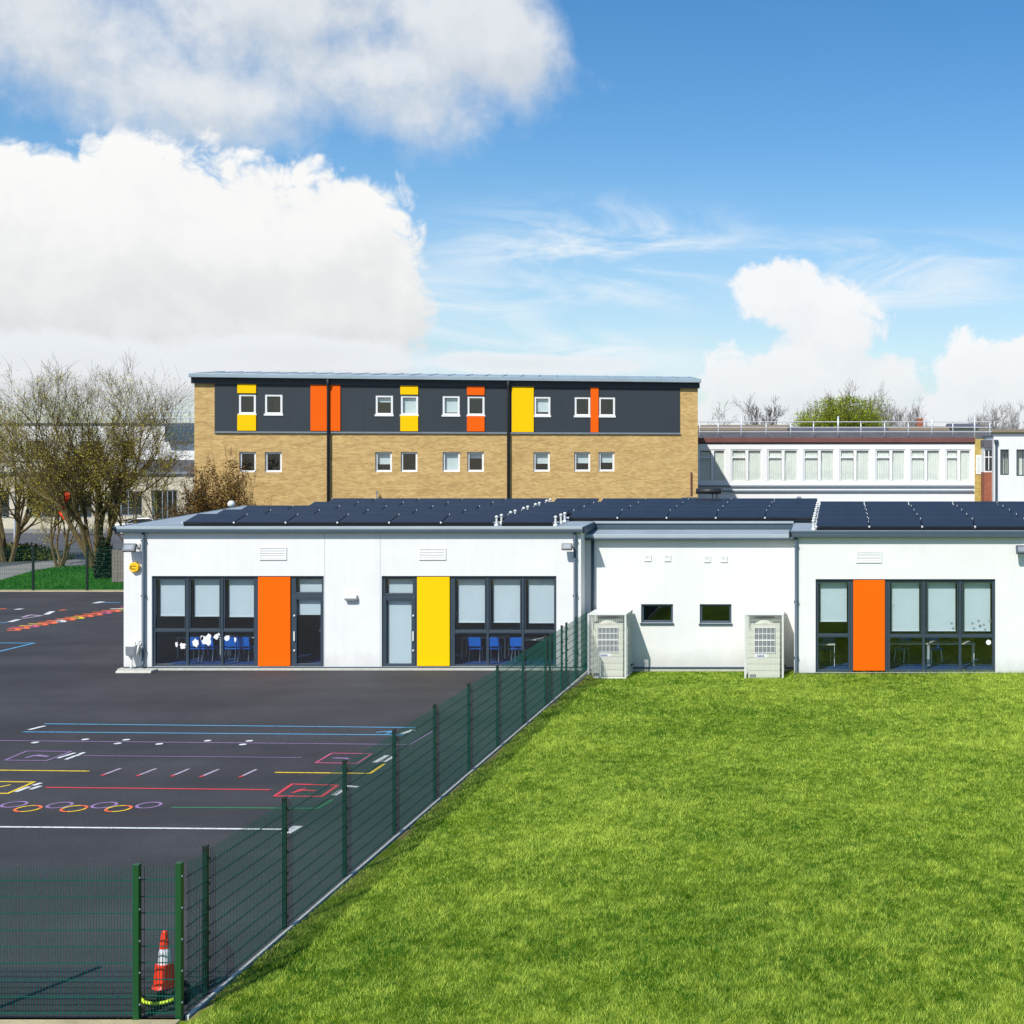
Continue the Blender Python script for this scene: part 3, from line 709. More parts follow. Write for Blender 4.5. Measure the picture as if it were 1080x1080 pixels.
MB().box(-.17, .17, -.13, -.02, -.105, -.0905).build('diffuser', M['grey_box'], t)
# tap / meter cluster at the corner
x, z = XX(143, YL), ZZ(686, YL)
t = thing('meter_box', 'grey boxes and white pipework low on the left corner of the school', 'meter box', (x, YL, z))
MB().box(-.12, .14, -.35, -.001, -.12, .20).build('box', M['white_metal'], t, bevel=.012)
MB().box(-.115, .135, -.362, -.351, -.11, .17).build('cover', M['grey_box'], t, bevel=.004)
MB().box(-.26, -.18, -.12, -.001, -.10, .16).build('switch', M['grey_box'], t, bevel=.008)
MB().tube([(.2, -.03, .22), (.24, -.28, .18), (.2, -.3, -.1), ], .03, 8).tube([(-.02, -.2, -.1), (-.03, -.2, -.5), (-.03, -.2, -.62)], .035, 8).tube([(.05, -.1, .2), (.05, -.1, .30), (.2, -.1, .30)], .03, 8).build('pipe', M['white_metal'], t, smooth=True)
t = MB().prism([(-.34, 0), (.34, 0), (.28, .07), (-.28, .07)], 'x', 0, 1.1)
t.v = [(v[0]+XX(134, YL), v[1]*.7+YL-.45, v[2]+.001) for v in t.v]
tag(t.build('concrete_pad', M['concrete'], bevel=.01), 'pale concrete pad on the tarmac below the meter boxes', 'pad')

# roof furniture of the school
dome = MB().lathe([(.02, -.13), (.13, -.05), (.14, .03), (.10, .11), (.03, .15)], n=16)
t = thing('dish_antenna', 'small pale round antenna on the roof in front of the brick block', 'antenna', (XX(244, 50.2), 50.2, ZZ(532, 50.2)))
dome.build('dish', M['white_metal'], t, smooth=True); MB().tube([(0, 0, -.12), (0, 0, -(ZZ(532, 50.2)-roofL(50.2)))], .025, 8).build('pole', M['steelgrey'], t)
t = thing('roof_duct', 'black horizontal duct on legs at the back of the middle roof', 'duct', (XX(737, 50.4), 50.4, roofL(50.4)))
hh = ZZ(518, 50.4)-roofL(50.4)
MB().tube([(-.1, 0, hh), (.85, 0, hh)], .11, 12).build('pipe', M['dark'], t, smooth=True); MB().box(.50, .56, -.03, .03, 0, hh-.1).box(.66, .72, -.03, .03, 0, hh-.1).build('leg', M['dark'], t)
t = thing('roof_box', 'pale low metal box at the back of the roof below the brick block corner', 'box', (XX(729, 50.45), 50.45, roofL(50.45)))
MB().box(-.3, .3, -.1, .1, 0, .28).build('casing', M['fascia'], t, bevel=.02); MB().box(-.34, .34, -.13, .13, .2805, .33).build('lid', M['gutter'], t)
t = thing('gooseneck_pipe', 'bent grey gooseneck pipe sticking up from the middle roof', 'pipe', (XX(840, 50.4), 50.4, roofL(50.4)))
MB().tube([(0, 0, 0), (0, 0, .25), (.05, 0, .34), (.14, 0, .34), (.17, 0, .26)], .04, 8).build('pipe', M['steelgrey'], t, smooth=True)

# ------------------------------------------------------------------ solar panels
def make_panel():
    root = thing('solar_panel', 'x', 'solar panel')
    tl = math.radians(13); Mx = Matrix.Rotation(tl, 4, 'X')
    MB().box(.010, 1.615, 0, .99, -.035, 0).move(Mx).build('frame', M['panel_edge'], root)
    g_ = MB()
    for i in range(4): g_.box(.022, 1.603, .012+i*.245, .012+.236+i*.245, .0005, .004)
    g_.move(Mx).build('cells', M['panel_blue'], root)
    MB().box(.010, 1.615, .978, .990, .0045, .010).move(Mx).build('rail', M['gutter'], root)
    MB().box(.002, 1.622, .06, .10, -.115, -.04).build('ballast', M['panel_edge'], root)
    MB().box(-.03, .022, -.04, .01, -.03, .022).build('clip', M['white_metal'], root, bevel=.01); MB().box(-.015, .008, .9, .94, .18, .235).build('clip', M['galv'], root)
    return root
proto = make_panel(); regkids(proto); first = True
ORD = ['first', 'second', 'third', 'fourth', 'fifth', 'sixth', 'seventh']
ROW = ['front', 'second', 'middle', 'fourth', 'back']
def pan(x, y, z, label):
    global first
    o = proto if first else copy_tree(proto); first = False
    o.location = (x, y, z); o['label'] = label; o['group'] = 'solar panels on the school roof'
for r_ in range(5):
    yl = 41.95+1.8*r_; zl = roofL(yl)+.125
    c0 = 0 if r_ < 3 else 1
    for c in range(c0, 6): pan(-20.75+1.635*c, yl, zl, f'dark solar panel, {ORD[c-c0]} from left, {ROW[r_]} row, left wing roof')
    pan(-10.68, yl, zl, f'dark solar panel between white posts, {ROW[r_]} row, right end of left wing roof')
    if r_ > 0:
        for c in range(5): pan(-8.92+1.62*c, yl, zl, f'dark solar panel, {ORD[c]} from left, {["", "front", "second", "third", "back"][r_]} row, middle roof')
    yr = 41.15+1.8*r_; zr = roofR(yr)+.125
    for c in range(6): pan(-.70+1.64*c, yr, zr, f'dark solar panel, {ORD[c]} from left, {ROW[r_]} row, right wing roof')
# white ballast posts in the gaps of the array
bp0 = None
gap = []
for r_ in range(5):
    for dy in (.15, .75): gap.append((-10.86, 41.95+1.8*r_+dy, roofL)); 
for dy in (0.1, .9, 1.5): gap.append((-8.98, 41.95+dy, roofL))
for k in range(9): gap.append((-.80, 41.3+k*.95, roofR))
for i, (x, y, fz) in enumerate(gap):
    if bp0 is None:
        bp0 = thing('ballast_post', 'x', 'roof post', (0, 0, 0)); MB().box(-.06, .06, -.08, .08, 0, .07).build('foot', M['white_metal'], bp0, bevel=.01); MB().tube([(0, 0, .07), (0, 0, .26)], .035, 8).lathe([(.05, .26), (.06, .29), (.03, .33)], n=10).build('post', M['white_metal'], bp0)
        regkids(bp0); o = bp0
    else: o = copy_tree(bp0)
    o.location = (x, y, fz(y)+.001)
    where = 'in the gap of the left wing solar array' if x < -10 else ('at the front right end of the left solar array' if x < -5 else 'along the left edge of the right wing solar array')
    o['label'] = 'small white post on the roof ' + where; o['group'] = 'white roof posts ' + where

# ------------------------------------------------------------------ chairs and tables inside
def make_chair():
    t = thing('school_chair', 'x', 'chair')
    MB().prism([(-.21, .40), (.18, .43), (.22, .40), (.22, .42), (.18, .455), (-.21, .425)], 'x', -.21, .21).build('seat', M['blue_plastic'], t, bevel=.01)
    MB().prism([(-.20, .50), (-.25, .80), (-.235, .80), (-.175, .50)], 'x', -.21, .21).build('backrest', M['blue_plastic'], t, bevel=.02)
    for s in (-1, 1):
        MB().tube([(s*.18, -.22, 0), (s*.16, -.12, .41)], .013, 6).build('leg', M['chrome'], t); MB().tube([(s*.18, .20, 0), (s*.16, .12, .41)], .013, 6).build('leg', M['chrome'], t)
        MB().tube([(s*.17, -.14, .41), (s*.17, -.19, .55)], .012, 6).build('back_support', M['blue_plastic'], t)
    return t
def make_table(wd, dp=.6, hh=.70):
    t = thing('school_table', 'x', 'table')
    MB().box(-wd/2, wd/2, -dp/2, dp/2, hh-.03, hh).build('tabletop', M['table_top'], t, bevel=.006)
    for a in (-1, 1):
        for b in (-1, 1): MB().box(a*(wd/2-.05)-.018, a*(wd/2-.05)+.018, b*(dp/2-.05)-.018, b*(dp/2-.05)+.018, 0, hh-.031).build('leg', M['white_metal'], t)
    return t
ch = make_chair(); regkids(ch); used = False
def put_chair(px, py, Y, rz, label):
    global used
    z = .122; x, y = XX(px, Y), Y
    o = ch if not used else copy_tree(ch); used = True
    o.location = (x, y, z); o.rotation_euler.z = rz; o['label'] = label; o['group'] = 'blue school chairs inside the classrooms'
for i, px in enumerate((207, 222, 245, 260)): put_chair(px, 0, YL+1.0, R.uniform(-.1, .1), f'blue plastic chair, {ORD[i]} from the left behind the leftmost window group')
for i, px in enumerate((502, 522, 547)): put_chair(px, 0, YL+.95, R.uniform(-.1, .1), f'blue plastic chair, {ORD[i]} from the left behind the window next to the yellow panel')
put_chair(872, 0, YR+1.9, 2.9, 'blue plastic chair behind the window left of the right orange panel'); put_chair(951, 0, YR+1.8, 2.6, 'blue plastic chair behind the first window right of the right orange panel'); put_chair(986, 0, YR+1.8, 3.4, 'blue plastic chair behind the middle window of the right wing')
tb = make_table(1.5); regkids(tb); usedt = False
def put_table(px, Y, label):
    global usedt
    o = tb if not usedt else copy_tree(tb); usedt = True
    o.location = (XX(px, Y), Y, .122); o.scale.x = .56 if px == 867 else 1; o['label'] = label; o['group'] = 'white topped classroom tables'
put_table(214, YL+1.75, 'white topped table behind the two left chairs in the leftmost classroom'); put_table(262, YL+1.75, 'white topped table at the right of the leftmost classroom window')
put_table(512, YL+1.65, 'white topped table behind the blue chairs left of the mesh fence top'); put_table(568, YL+1.2, 'white topped table behind the window near the fence end')
put_table(867, YR+1.0, 'white framed table behind the narrow window left of the right orange panel'); put_table(955, YR+1.2, 'white framed table behind the first pane right of the right orange panel'); put_table(1003, YR+1.2, 'white framed table behind the middle pane of the right wing')

# ------------------------------------------------------------------ heat pumps in their cages
def heat_pump(pxl, pxr, zb, lab, side):
    Y0, Y1 = 41.35, 42.62; x0, x1 = XX(pxl, Y0), XX(pxr, Y0); zt = 1.83
    wd = x1-x0; dp = Y1-Y0; hh = zt-zb
    c = thing('equipment_cage', f'pale metal framed cage around the heat pump {lab}', 'cage', (x0, Y0, zb), 0, 'cages around the heat pumps')
    m_ = MB(); t_ = .05
    for a in (0, wd-t_):
        for b in (0, dp-t_): m_.box(a, a+t_, b, b+t_, 0, hh-t_)
    m_.box(0, wd, 0, dp, hh-t_+.001, hh-.015)
    for b in (0.002, dp-t_+.002): m_.box(t_, wd-t_, b, b+t_-.004, 0, t_)
    for a in (0.002, wd-t_+.002): m_.box(a, a+t_-.004, t_, dp-t_, 0, t_)
    m_.box(t_+.07, t_+.10, .04, .07, hh*.80, hh-t_)
    m_.build('frame', M['white_metal'], c, bevel=.004)
    g_ = MB()
    for a in (.02, wd-.026):
        for k in range(1, 26): y = dp*k/26; g_.box(a, a+.004, y-.004, y+.004, t_, hh-t_)
        for k in range(1, 12): z = hh*k/12; g_.box(a, a+.004, t_, dp-t_, z-.004, z+.004)
    g_.build('mesh_side', M['white_metal'], c)
    g_ = MB()
    for k in range(1, 20): x = wd*k/20; g_.box(x-.003, x+.003, .02, .024, t_, hh-t_)
    for k in range(1, 10): z = hh*k/10; g_.box(t_, wd-t_, .016, .0198, z-.003, z+.003)
    g_.build('mesh_front', M['white_metal'], c)
    u = thing('heat_pump', f'cream heat pump unit with grilled front {lab}', 'heat pump', (x0+.12, Y0+.14, zb+.03), 0, 'heat pumps')
    uw = wd-.24; ud = .78; uh = hh-.36
    MB().box(0, uw, 0, ud, 0, uh).build('casing', M['cream_metal'], u, bevel=.015)
    MB().lathe([(.40, 0), (.38, .13), (.36, .15)], (uw/2, ud/2, uh+.002), 28).build('fan_shroud', M['cream_metal'], u, smooth=False)
    MB().lathe([(.33, 0), (.33, .003)], (uw/2, ud/2, uh+.153), 28).build('fan_guard', M['grey_box'], u)
    gx0, gx1, gz0, gz1 = uw*.2, uw*.84, uh*.47, uh*.93
    gr = MB().box(gx0, gx1, -.012, -.001, gz0, gz1).build('grille', M['grey_box'], u)
    b_ = MB()
    for k in range(6): x = gx0+(gx1-gx0)*k/5; b_.box(x-.007, x+.007, -.034, -.013, gz0, gz1)
    for k in range(5): z = gz0+(gz1-gz0)*k/4; b_.box(gx0, gx1, -.029, -.0125, z-(.02 if k == 2 else .009), z+(.02 if k == 2 else .009))
    b_.build('bars', M['white_paint'], gr)
    MB().box(uw*.2, uw*.62, -.006, -.001, gz0-.16, gz0-.04).build('label_plate', M['white_paint'], u)
    b_ = MB()
    for k in range(5): b_.box(uw*.28+k*.045, uw*.28+k*.045+.03, -.009, -.0065, gz0-.13, gz0-.07-.01*(k % 2))
    b_.build('print', mat('label_blue', lin(60, 80, 150), .5) if 'label_blue' not in bpy.data.materials else bpy.data.materials['label_blue'], u)
    MB().box(uw*.04, uw*.24, -.004, -.001, .04, .13).build('vent', M['grey_box'], u)
    MB().box(.02, uw*.98, -.004, -.0005, gz0-.022, gz0-.015).build('seam', M['grey_box'], u)
    MB().tube([(uw-.05, ud, .25), (uw-.05, ud+.15, .25), (uw+.1, ud+.2, .22), (uw+.1, ud+.45, .22)], .035, 8).build('pipe', M['dark'], u, smooth=True)
heat_pump(619.5, 660.5, -.20, 'left of the two small windows', 1)
heat_pump(785, 826.5, -.24, 'right of the two small windows', 1)

# ------------------------------------------------------------------ fences
FX = -7.95; HT = 1.84
def wirepanel(Lg, hgt, step=.036, hstep=.2, wv=.0027, wh=.0042, lo=.03):
    m_ = MB(); k = step
    while k < Lg-.01: m_.box(k-wv, k+wv, -.0021, .0021, lo, hgt); k += step
    z = lo+.04
    while z < hgt:
        m_.box(0, Lg, -.0085, -.0025, z-wh, z+wh); m_.box(0, Lg, .0025, .0085, z-wh, z+wh); z += hstep
    return m_
def postmb(h, w_=.03, d_=.03): return MB().box(-w_, w_, -d_, d_, -.05, h).box(-w_-.004, w_+.004, -d_-.004, d_+.004, h+.0005, h+.02)
fl = thing('mesh_fence', 'green welded mesh fence running between the playground and the lawn', 'fence', (FX, 16.0, 0))
ys = [16.66, 19.03, 21.35, 23.72, 26.1, 28.5, 30.9, 33.4, 35.95, 36.5, 38.05, 38.7, 40.1]
prev = 16.08
for i, y in enumerate(ys):
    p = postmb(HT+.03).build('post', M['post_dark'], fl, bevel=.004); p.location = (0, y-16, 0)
    q = wirepanel(y-prev-.03, HT, step=.042, wv=.0032, wh=.0026).build('mesh_panel', M['fence'], fl); q.location = (.035, prev+.015-16, 0); q.rotation_euler.z = PI/2
    cl = MB()
    for k in range(6): cl.box(.031, .05, -.022, .022, .15+k*.31, .19+k*.31)
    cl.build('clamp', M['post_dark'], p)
    prev = y
q = wirepanel(41.7-prev, HT, step=.042, wv=.0032, wh=.0026).build('mesh_panel', M['fence'], fl); q.location = (.035, prev-16, 0); q.rotation_euler.z = PI/2
ff = thing('mesh_fence', 'green welded mesh fence across the bottom left in front of the orange cone', 'fence', (FX, 16.0, 0))
xs_ = [(0, .035), (-.48, .035), (-2.52, .03), (-4.9, .03), (-7.3, .03)]
for i, (x, ww) in enumerate(xs_):
    yy = 0 if i == 0 else -.06
    p = postmb(HT+.02, .036, .036).build('post', M['post'], ff, bevel=.004); p.location = (x, yy, 0)
    if i: 
        lg = xs_[i-1][0]-x-.04
        q = wirepanel(lg, HT).build('mesh_panel', M['fence'], ff); q.location = (x+.02, 0.0 if i == 1 else -.02, 0)
    cl = MB()
    for k in range(5): cl.tube([(0.037, -.02, .2+k*.38), (.05, -.02, .2+k*.38)], .012, 6)
    cl.build('clamp', M['steelgrey'], p)
# edgings
tag(MB().box(-7.912, -7.862, 16.05, 41.8, -.2, .016).build('edging', M['pale_edging'], bevel=.008), kind=S)
tag(MB().box(-30, -7.9, 15.72, 15.93, -.2, .02).build('edging', M['sandkerb'], bevel=.01), kind=S)
# far fence across the end of the playground
fr_ = thing('mesh_fence', 'far green mesh fence with dark posts at the end of the playground before the trees', 'fence', (-40, 66.0, 0))
pxs = [-22, 35, 92, 149]
for i, px in enumerate(pxs):
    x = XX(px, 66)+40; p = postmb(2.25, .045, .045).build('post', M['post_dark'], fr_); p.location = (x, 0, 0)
    if i: x0 = XX(pxs[i-1], 66)+40; q = wirepanel(x-x0, 2.2, .1, .2, .003, .004).build('mesh_panel', M['fence'], fr_); q.location = (x0, -.05, 0)

# ------------------------------------------------------------------ playground markings (thermoplastic, on the tarmac)
def strip(pts, wd, c, name='line_marking', z=.004, zz=[0]):
    m_ = MB(); P3 = [Vector((*G(*p), 0)) for p in pts]
    for a, b in zip(P3[:-1], P3[1:]):
        d = (b-a).normalized(); nn = Vector((-d.y, d.x, 0))*wd/2
        a_ = a-d*wd*.3; b_ = b+d*wd*.3
        zz[0] = (zz[0]+1) % 7; h = z+zz[0]*.0007
        m_.quad(*[(v.x, v.y, h) for v in (a_-nn, b_-nn, b_+nn, a_+nn)])
    return m_.build(name, PAINT[c], pg)
def ring(px, py, rx, c, c2=None, wd=.055):
    cx, cy = G(px, py); r = rx/F*cy; m_ = MB(); m2 = MB(); Nn = 28; h = .0095 if c2 else .006
    for k in range(Nn):
        a, b = 2*PI*k/Nn, 2*PI*(k+1)/Nn
        tgt = m2 if (c2 and k % 14 > 6) else m_
        tgt.quad(*[(cx+q*math.cos(t_), cy+q*math.sin(t_), h) for q, t_ in ((r-wd, a), (r, a), (r, b), (r-wd, b))])
    o = m_.build('ring_marking', PAINT[c], pg)
    if c2: m2.build('ring_segment', PAINT[c2], o)
def spot(px, py, r=.14):
    cx, cy = G(px, py); MB().poly([(cx+r*math.cos(k*PI/8), cy+r*math.sin(k*PI/8), .0105) for k in range(16)]).build('spot_marking', PAINT['white'], pg)
w5 = .07
strip([(48, 763.5), (437, 767.5)], w5, 'blue'); strip([(25, 772), (425, 775.3)], w5, 'blue')
strip([(32, 769.5), (46, 766)], .12, 'white'); strip([(425, 773.8), (435, 770.3)], .14, 'white')
strip([(398, 772.5), (416, 771.2), (408, 773.8)], .08, 'blue', 'arrow_marking')
strip([(-10, 781), (190, 783), (432, 785.4), (456, 771.5)], .05, 'purple')
for p in ((37, 783.5), (90, 780.2), (124, 784.5), (133, 780.6), (168, 785), (219, 781.6), (256, 785.6), (263, 781.8)): spot(*p, .085)
strip([(5, 802), (28, 792.3), (75, 792.8), (49, 802.5), (5, 802)], .05, 'purple', 'box_marking'); strip([(28, 799), (36, 797), (50, 798), (40, 796.5)], .09, 'purple', 'figure_marking')
strip([(62, 799.5), (78, 794.5)], .09, 'white'); strip([(70, 801), (80, 797.2)], .09, 'white'); strip([(81, 797.2), (88, 794)], .09, 'white')
strip([(88, 797.3), (318, 799.3)], .04, 'purple')
strip([(-10, 812.3), (93, 813.4)], .07, 'yellow')
for a, b in (((111, 816.6), (127, 810.6)), ((148, 817.2), (164, 811)), ((184, 817.6), (199, 811.3)), ((215, 818), (230, 811.6)), ((256, 818.4), (270, 811.8))):
    o = strip([a, b], .07, 'grey', 'dash_marking'); strip([(a[0]-3.2, a[1]+1.4), (a[0]-.8, a[1]+.3)], .07, 'red', 'dash_end')
strip([(-10, 824.6), (36, 825), (8, 837.2), (-10, 837)], .07, 'yellow', 'box_marking'); strip([(0, 830), (10, 828)], .06, 'yellow', 'figure_marking')
strip([(17, 835), (30, 830.2)], .10, 'white'); strip([(33, 832.3), (42, 829.4)], .10, 'white'); strip([(36, 828.3), (42, 826.3)], .10, 'white')
strip([(49, 830.7), (284, 833.2)], .07, 'red')
strip([(290, 839.7), (308, 827.3), (356, 828.6), (339, 840.2), (290, 839.7)], .07, 'red', 'box_marking'); strip([(309, 836), (322, 832.5), (315, 833.6), (332, 834.2)], .08, 'red', 'figure_marking')
strip([(333, 804.6), (350, 794.7), (392, 795.2), (377, 805.2), (333, 804.6)], .05, 'pink', 'box_marking'); strip([(352, 799.6), (366, 800), (364, 802.3)], .08, 'purple', 'figure_marking')
strip([(396, 804), (408, 797.2)], .12, 'white'); strip([(405, 803.4), (415, 798)], .12, 'white')
strip([(291, 815), (390, 816), (405, 806)], .07, 'yellow')
strip([(353, 838.5), (361, 833.3)], .12, 'white'); strip([(366, 829.2), (376, 830)], .10, 'white')
strip([(182, 851.8), (335, 852.8), (350, 844)], .06, 'green')
for px in (15, 63, 110, 157): ring(px, 849.4 if px > 20 else 848.6, 13, 'purple')
for px in (29.5, 78, 125): ring(px, 853.2, 13.5, 'orange', 'yellow')
strip([(-10, 872.3), (160, 873.8), (300, 875)], .08, 'white'); strip([(303, 878), (313, 872.2)], .18, 'white')
# far corner of the playground
rr = random.Random(5)
cols = ['orange', 'orange', 'pink', 'orange', 'orange', 'white', 'orange', 'yellow', 'orange', 'orange', 'pink', 'orange', 'yellow']
for k in range(13):
    px = 14+k*9.6; py = 664.3-k*1.78
    strip([(px-5, py+.6), (px+6, py+.5), (px+3, py-1.4), (px-5, py-.9)], .17, cols[k], 'snake_marking')
    strip([(px-2, py-2.6), (px+9, py-2.4)], .16, cols[(k*5+2) % 13], 'snake_marking')
strip([(-10, 678.2), (36, 678.4), (-10, 689.5)], .12, 'blue'); strip([(-10, 657.8), (6, 656.8)], .14, 'blue')
strip([(11, 655.8), (19, 653.5)], .22, 'white'); strip([(49, 648), (55, 645)], .22, 'white'); strip([(18, 642.8), (22, 642.2)], .25, 'white')
strip([(24, 652.5), (44, 649.5), (32, 648.7), (24, 651)], .16, 'grey'); strip([(-5, 642.6), (5, 642.2)], .2, 'orange'); strip([(64, 643.8), (68, 643.2)], .2, 'orange')
strip([(103, 635.6), (126, 635.4)], .15, 'blue'); strip([(101, 636), (107, 634.8)], .3, 'white')

# ------------------------------------------------------------------ traffic cone behind the fence
cx_, cy_ = XX(173.5, 16.45), 16.45
t = thing('rubber_base_stack', 'black rubber barrier feet with a lime band stacked under the orange cone', 'barrier feet', (cx_, cy_, 0))
MB().box(-.24, .24, -.22, .22, .001, .06).build('foot', M['black_rubber'], t, bevel=.015)
MB().prism([(-.27, .15), (-.20, .19), (.2, .17), (.25, .13), (.18, .11), (-.2, .12)], 'y', -.2, .2).build('top_plate', M['black_rubber'], t, bevel=.01)
MB().box(-.20, -.15, -.18, .18, .061, .12).box(.15, .20, -.18, .18, .061, .12).build('spacer', M['black_rubber'], t)
MB().tube([(-.22, -.20, .16), (-.12, -.245, .11), (0, -.26, .095), (.12, -.245, .105), (.22, -.21, .13)], .022, 8).build('band', M['lime'], t, smooth=True)
MB().tube([(-.24, -.22, .02), (-.1, -.27, .03), (.1, -.28, .02), (.26, -.2, .03)], .012, 6).build('strap', M['black_rubber'], t, smooth=True)
t = thing('traffic_cone', 'orange and white traffic cone standing behind the corner of the mesh fence', 'traffic cone', (cx_, cy_, .182))
MB().box(-.19, .19, -.19, .19, 0, .03).build('base', M['black_rubber'], t, bevel=.01)
MB().lathe([(.145, .03), (.125, .06), (.105, .31), (.07, .311), (.065, .32)], n=24).build('body', M['cone_orange'], t, smooth=False)
MB().lathe([(.074, .305), (.066, .46), (.050, .52)], n=24).build('sleeve', M['reflective'], t)
MB().lathe([(.058, .50), (.054, .56), (.032, .70), (.020, .715)], n=24).build('tip', M['cone_orange'], t)
del t

# ------------------------------------------------------------------ tall brick block
m_s = .202; nrm = math.sqrt(1+m_s*m_s); Z0 = 74.2
def TP(px): u = (px-CX)/F; Z = Z0/(1-m_s*u); return u*Z, Z
xl, yl_ = TP(205)
def tx(px): X, Y = TP(px); return (X-xl)*nrm
def tz(px, py): X, Y = TP(px); return ZZ(py, Y)
ang = math.atan(m_s)
tall = thing('brick_block', 'three storey buff brick school block with charcoal top band and orange and yellow panels', 'building', (xl, yl_, 0), ang)
Wd = tx(736); zE = tz(205, 397); DP = 12.0
lowW = [(252.3, 270), (279.3, 297.3), (395.7, 413.4), (422.7, 440.3), (466.8, 485), (492.8, 510.3), (562.6, 579.8), (605.6, 622.5), (631.4, 648)]
hz0, hz1 = tz(470, 497.6), tz(470, 476.6)
upW = [(252, 270), (279.5, 298), (396.2, 414.5), (422.7, 441), (466.8, 484.8), (493, 511), (563.3, 580.4), (606, 622.5), (631.6, 648.6)]
uz0, uz1 = tz(470, 438), tz(470, 417.5)
clz0, clz1 = tz(470, 456.3), tz(470, 401.8)
holes = [(tx(a), tx(b), hz0, hz1) for a, b in lowW]
holed_wall(0, Wd, 0, clz0, 0, .35, holes).build('wall', M['brick'], tall)
MB().box(0, tx(226.5), 0, .35, clz0+.001, zE-.35).build('wall', M['brick'], tall); MB().box(tx(717), Wd, 0, .35, clz0+.001, zE-.35).build('wall', M['brick'], tall)
for b_ in ((0, .35, .351, DP-.351, 0, zE-.4), (Wd-.35, Wd, .351, DP-.351, 0, zE-.4), (0, Wd, DP-.35, DP, 0, zE-.4)): MB().box(*b_).build('wall', M['brick'], tall)
uh = [(tx(a), tx(b), uz0, uz1) for a, b in upW]
holed_wall(tx(226.5)+.002, tx(717)-.002, clz0+.002, zE-.35, -.04, .3, uh).build('cladding', M['cladding'], tall)
jm = MB()
for k in range(1, 26):
    x = tx(226.5)+(tx(717)-tx(226.5))*k/26
    if not any(h[0]-.1 < x < h[1]+.1 for h in uh): jm.box(x-.008, x+.008, -.044, -.0405, clz0+.02, zE-.45)
jm.build('cladding_joint', M['dark_soffit'], tall)
MB().box(tx(226.5)-.02, tx(717)+.02, -.09, -.041, clz0-.05, clz0+.03).build('drip_trim', M['steelgrey'], tall)
def cpan(a, b, py0, py1, m, proud=.06): MB().box(tx(a), tx(b), -.04-proud, -.0405, tz(470, py1), tz(470, py0)).build('colour_panel', M[m], tall, bevel=.01)
pt, pb = 403.5, 455
cpan(250.7, 270.5, pt, 416.6, 'yellow'); cpan(250.7, 270.5, 438.6, pb, 'yellow')
cpan(327.8, 359.3, pt, pb, 'orange_red')
cpan(422.4, 441.2, pt, 416.6, 'yellow'); cpan(422.4, 441.2, 438.6, pb, 'yellow')
cpan(492.6, 511.2, pt+1, 416.6, 'orange_red'); cpan(492.6, 511.2, 438.6, pb, 'orange_red')
cpan(539.8, 563, pt+1, pb+.5, 'yellow'); cpan(622.9, 631.3, pt+1, pb+.5, 'orange_red')
def twin(h, y, blind, ajar=False):
    x0, x1, z0, z1 = h; t_ = .10
    f = MB(); f.box(x0, x0+t_, y, y+.1, z0, z1); f.box(x1-t_, x1, y, y+.1, z0, z1); f.box(x0+t_, x1-t_, y+.002, y+.098, z1-t_, z1); f.box(x0+t_, x1-t_, y+.002, y+.098, z0, z0+t_)
    fr = f.build('window', M['white_paint'], tall)
    MB().box(x0+t_, x1-t_, y+.05, y+.06, z0+t_, z1-t_).build('pane', M['glass_far'], fr)
    MB().box(x0-.04, x1+.04, y-.06, y-.002, z0-.07, z0+.03).build('sill', M['white_paint'], fr)
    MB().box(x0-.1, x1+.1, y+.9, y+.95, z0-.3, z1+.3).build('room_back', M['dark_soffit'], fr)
    if blind: MB().box(x0+t_*.6, x1-t_*.6, y+.16, y+.18, z1-(z1-z0)*blind, z1-.03).build('blind', M['blind'], fr)
for h, bl in zip(holes, (0, 0, .62, 0, .95, .32, .6, .58, .55)): twin(h, .10, bl)
for h, bl in zip(uh, (.0, 0, .35, .9, .85, .15, .8, .1, .0)): twin(h, -.02, bl)
# roof and eaves
MB().prism([(-.30, zE-.06), (-.30, zE+.12), (DP/2, zE+.62), (DP+.4, zE+.12), (DP+.4, zE-.06)], 'x', -.15, Wd+.12).build('roof', M['roof_metal'], tall)
MB().box(-.12, Wd+.09, -.16, -.0, zE-.36, zE-.062).build('soffit', M['dark_soffit'], tall)
MB().box(-.18, Wd+.15, -.40, -.302, zE-.06, zE+.15).build('gutter', M['roof_metal'], tall, bevel=.02)
seams = MB()
for k in range(28):
    x = Wd*k/27; y0 = -.5; seams.prism([(x-.03, 0), (x+.03, 0), (x+.03, .025), (x-.03, .025)], 'y', -.28, DP/2)
    for v in range(len(seams.v)-8, len(seams.v)):
        a = seams.v[v]; seams.v[v] = (a[0], a[1], a[2]+zE+.12+(a[1]+.55)/(DP/2+.55)*.5)
seams.build('roof_seam', M['roof_metal'], tall)
for px in (346.7, 536.3): MB().tube([(tx(px), -.30, zE-.05), (tx(px), -.25, zE-.35), (tx(px), -.14, zE-.6), (tx(px), -.14, .1)], .075, 8).build('downpipe', M['dark_soffit'], tall, smooth=True)
MB().box(tx(210), tx(216.5), -.12, -.001, tz(213, 523), tz(213, 518)).build('wall_box', M['white_metal'], tall, bevel=.01)
MB().tube([(tx(729), -.04, tz(729, 498)), (tx(729), -.04, tz(729, 522))], .05, 6).build('wall_pipe', M['maroon'], tall)
MB().tube([(tx(398), -.2, tz(398, 528)), (tx(398), -.2, tz(398, 517))], .03, 6).tube([(tx(396.5), -.2, tz(398, 519.5)), (tx(400), -.2, tz(398, 519.5))], .03, 6).build('aerial', M['steelgrey'], tall)

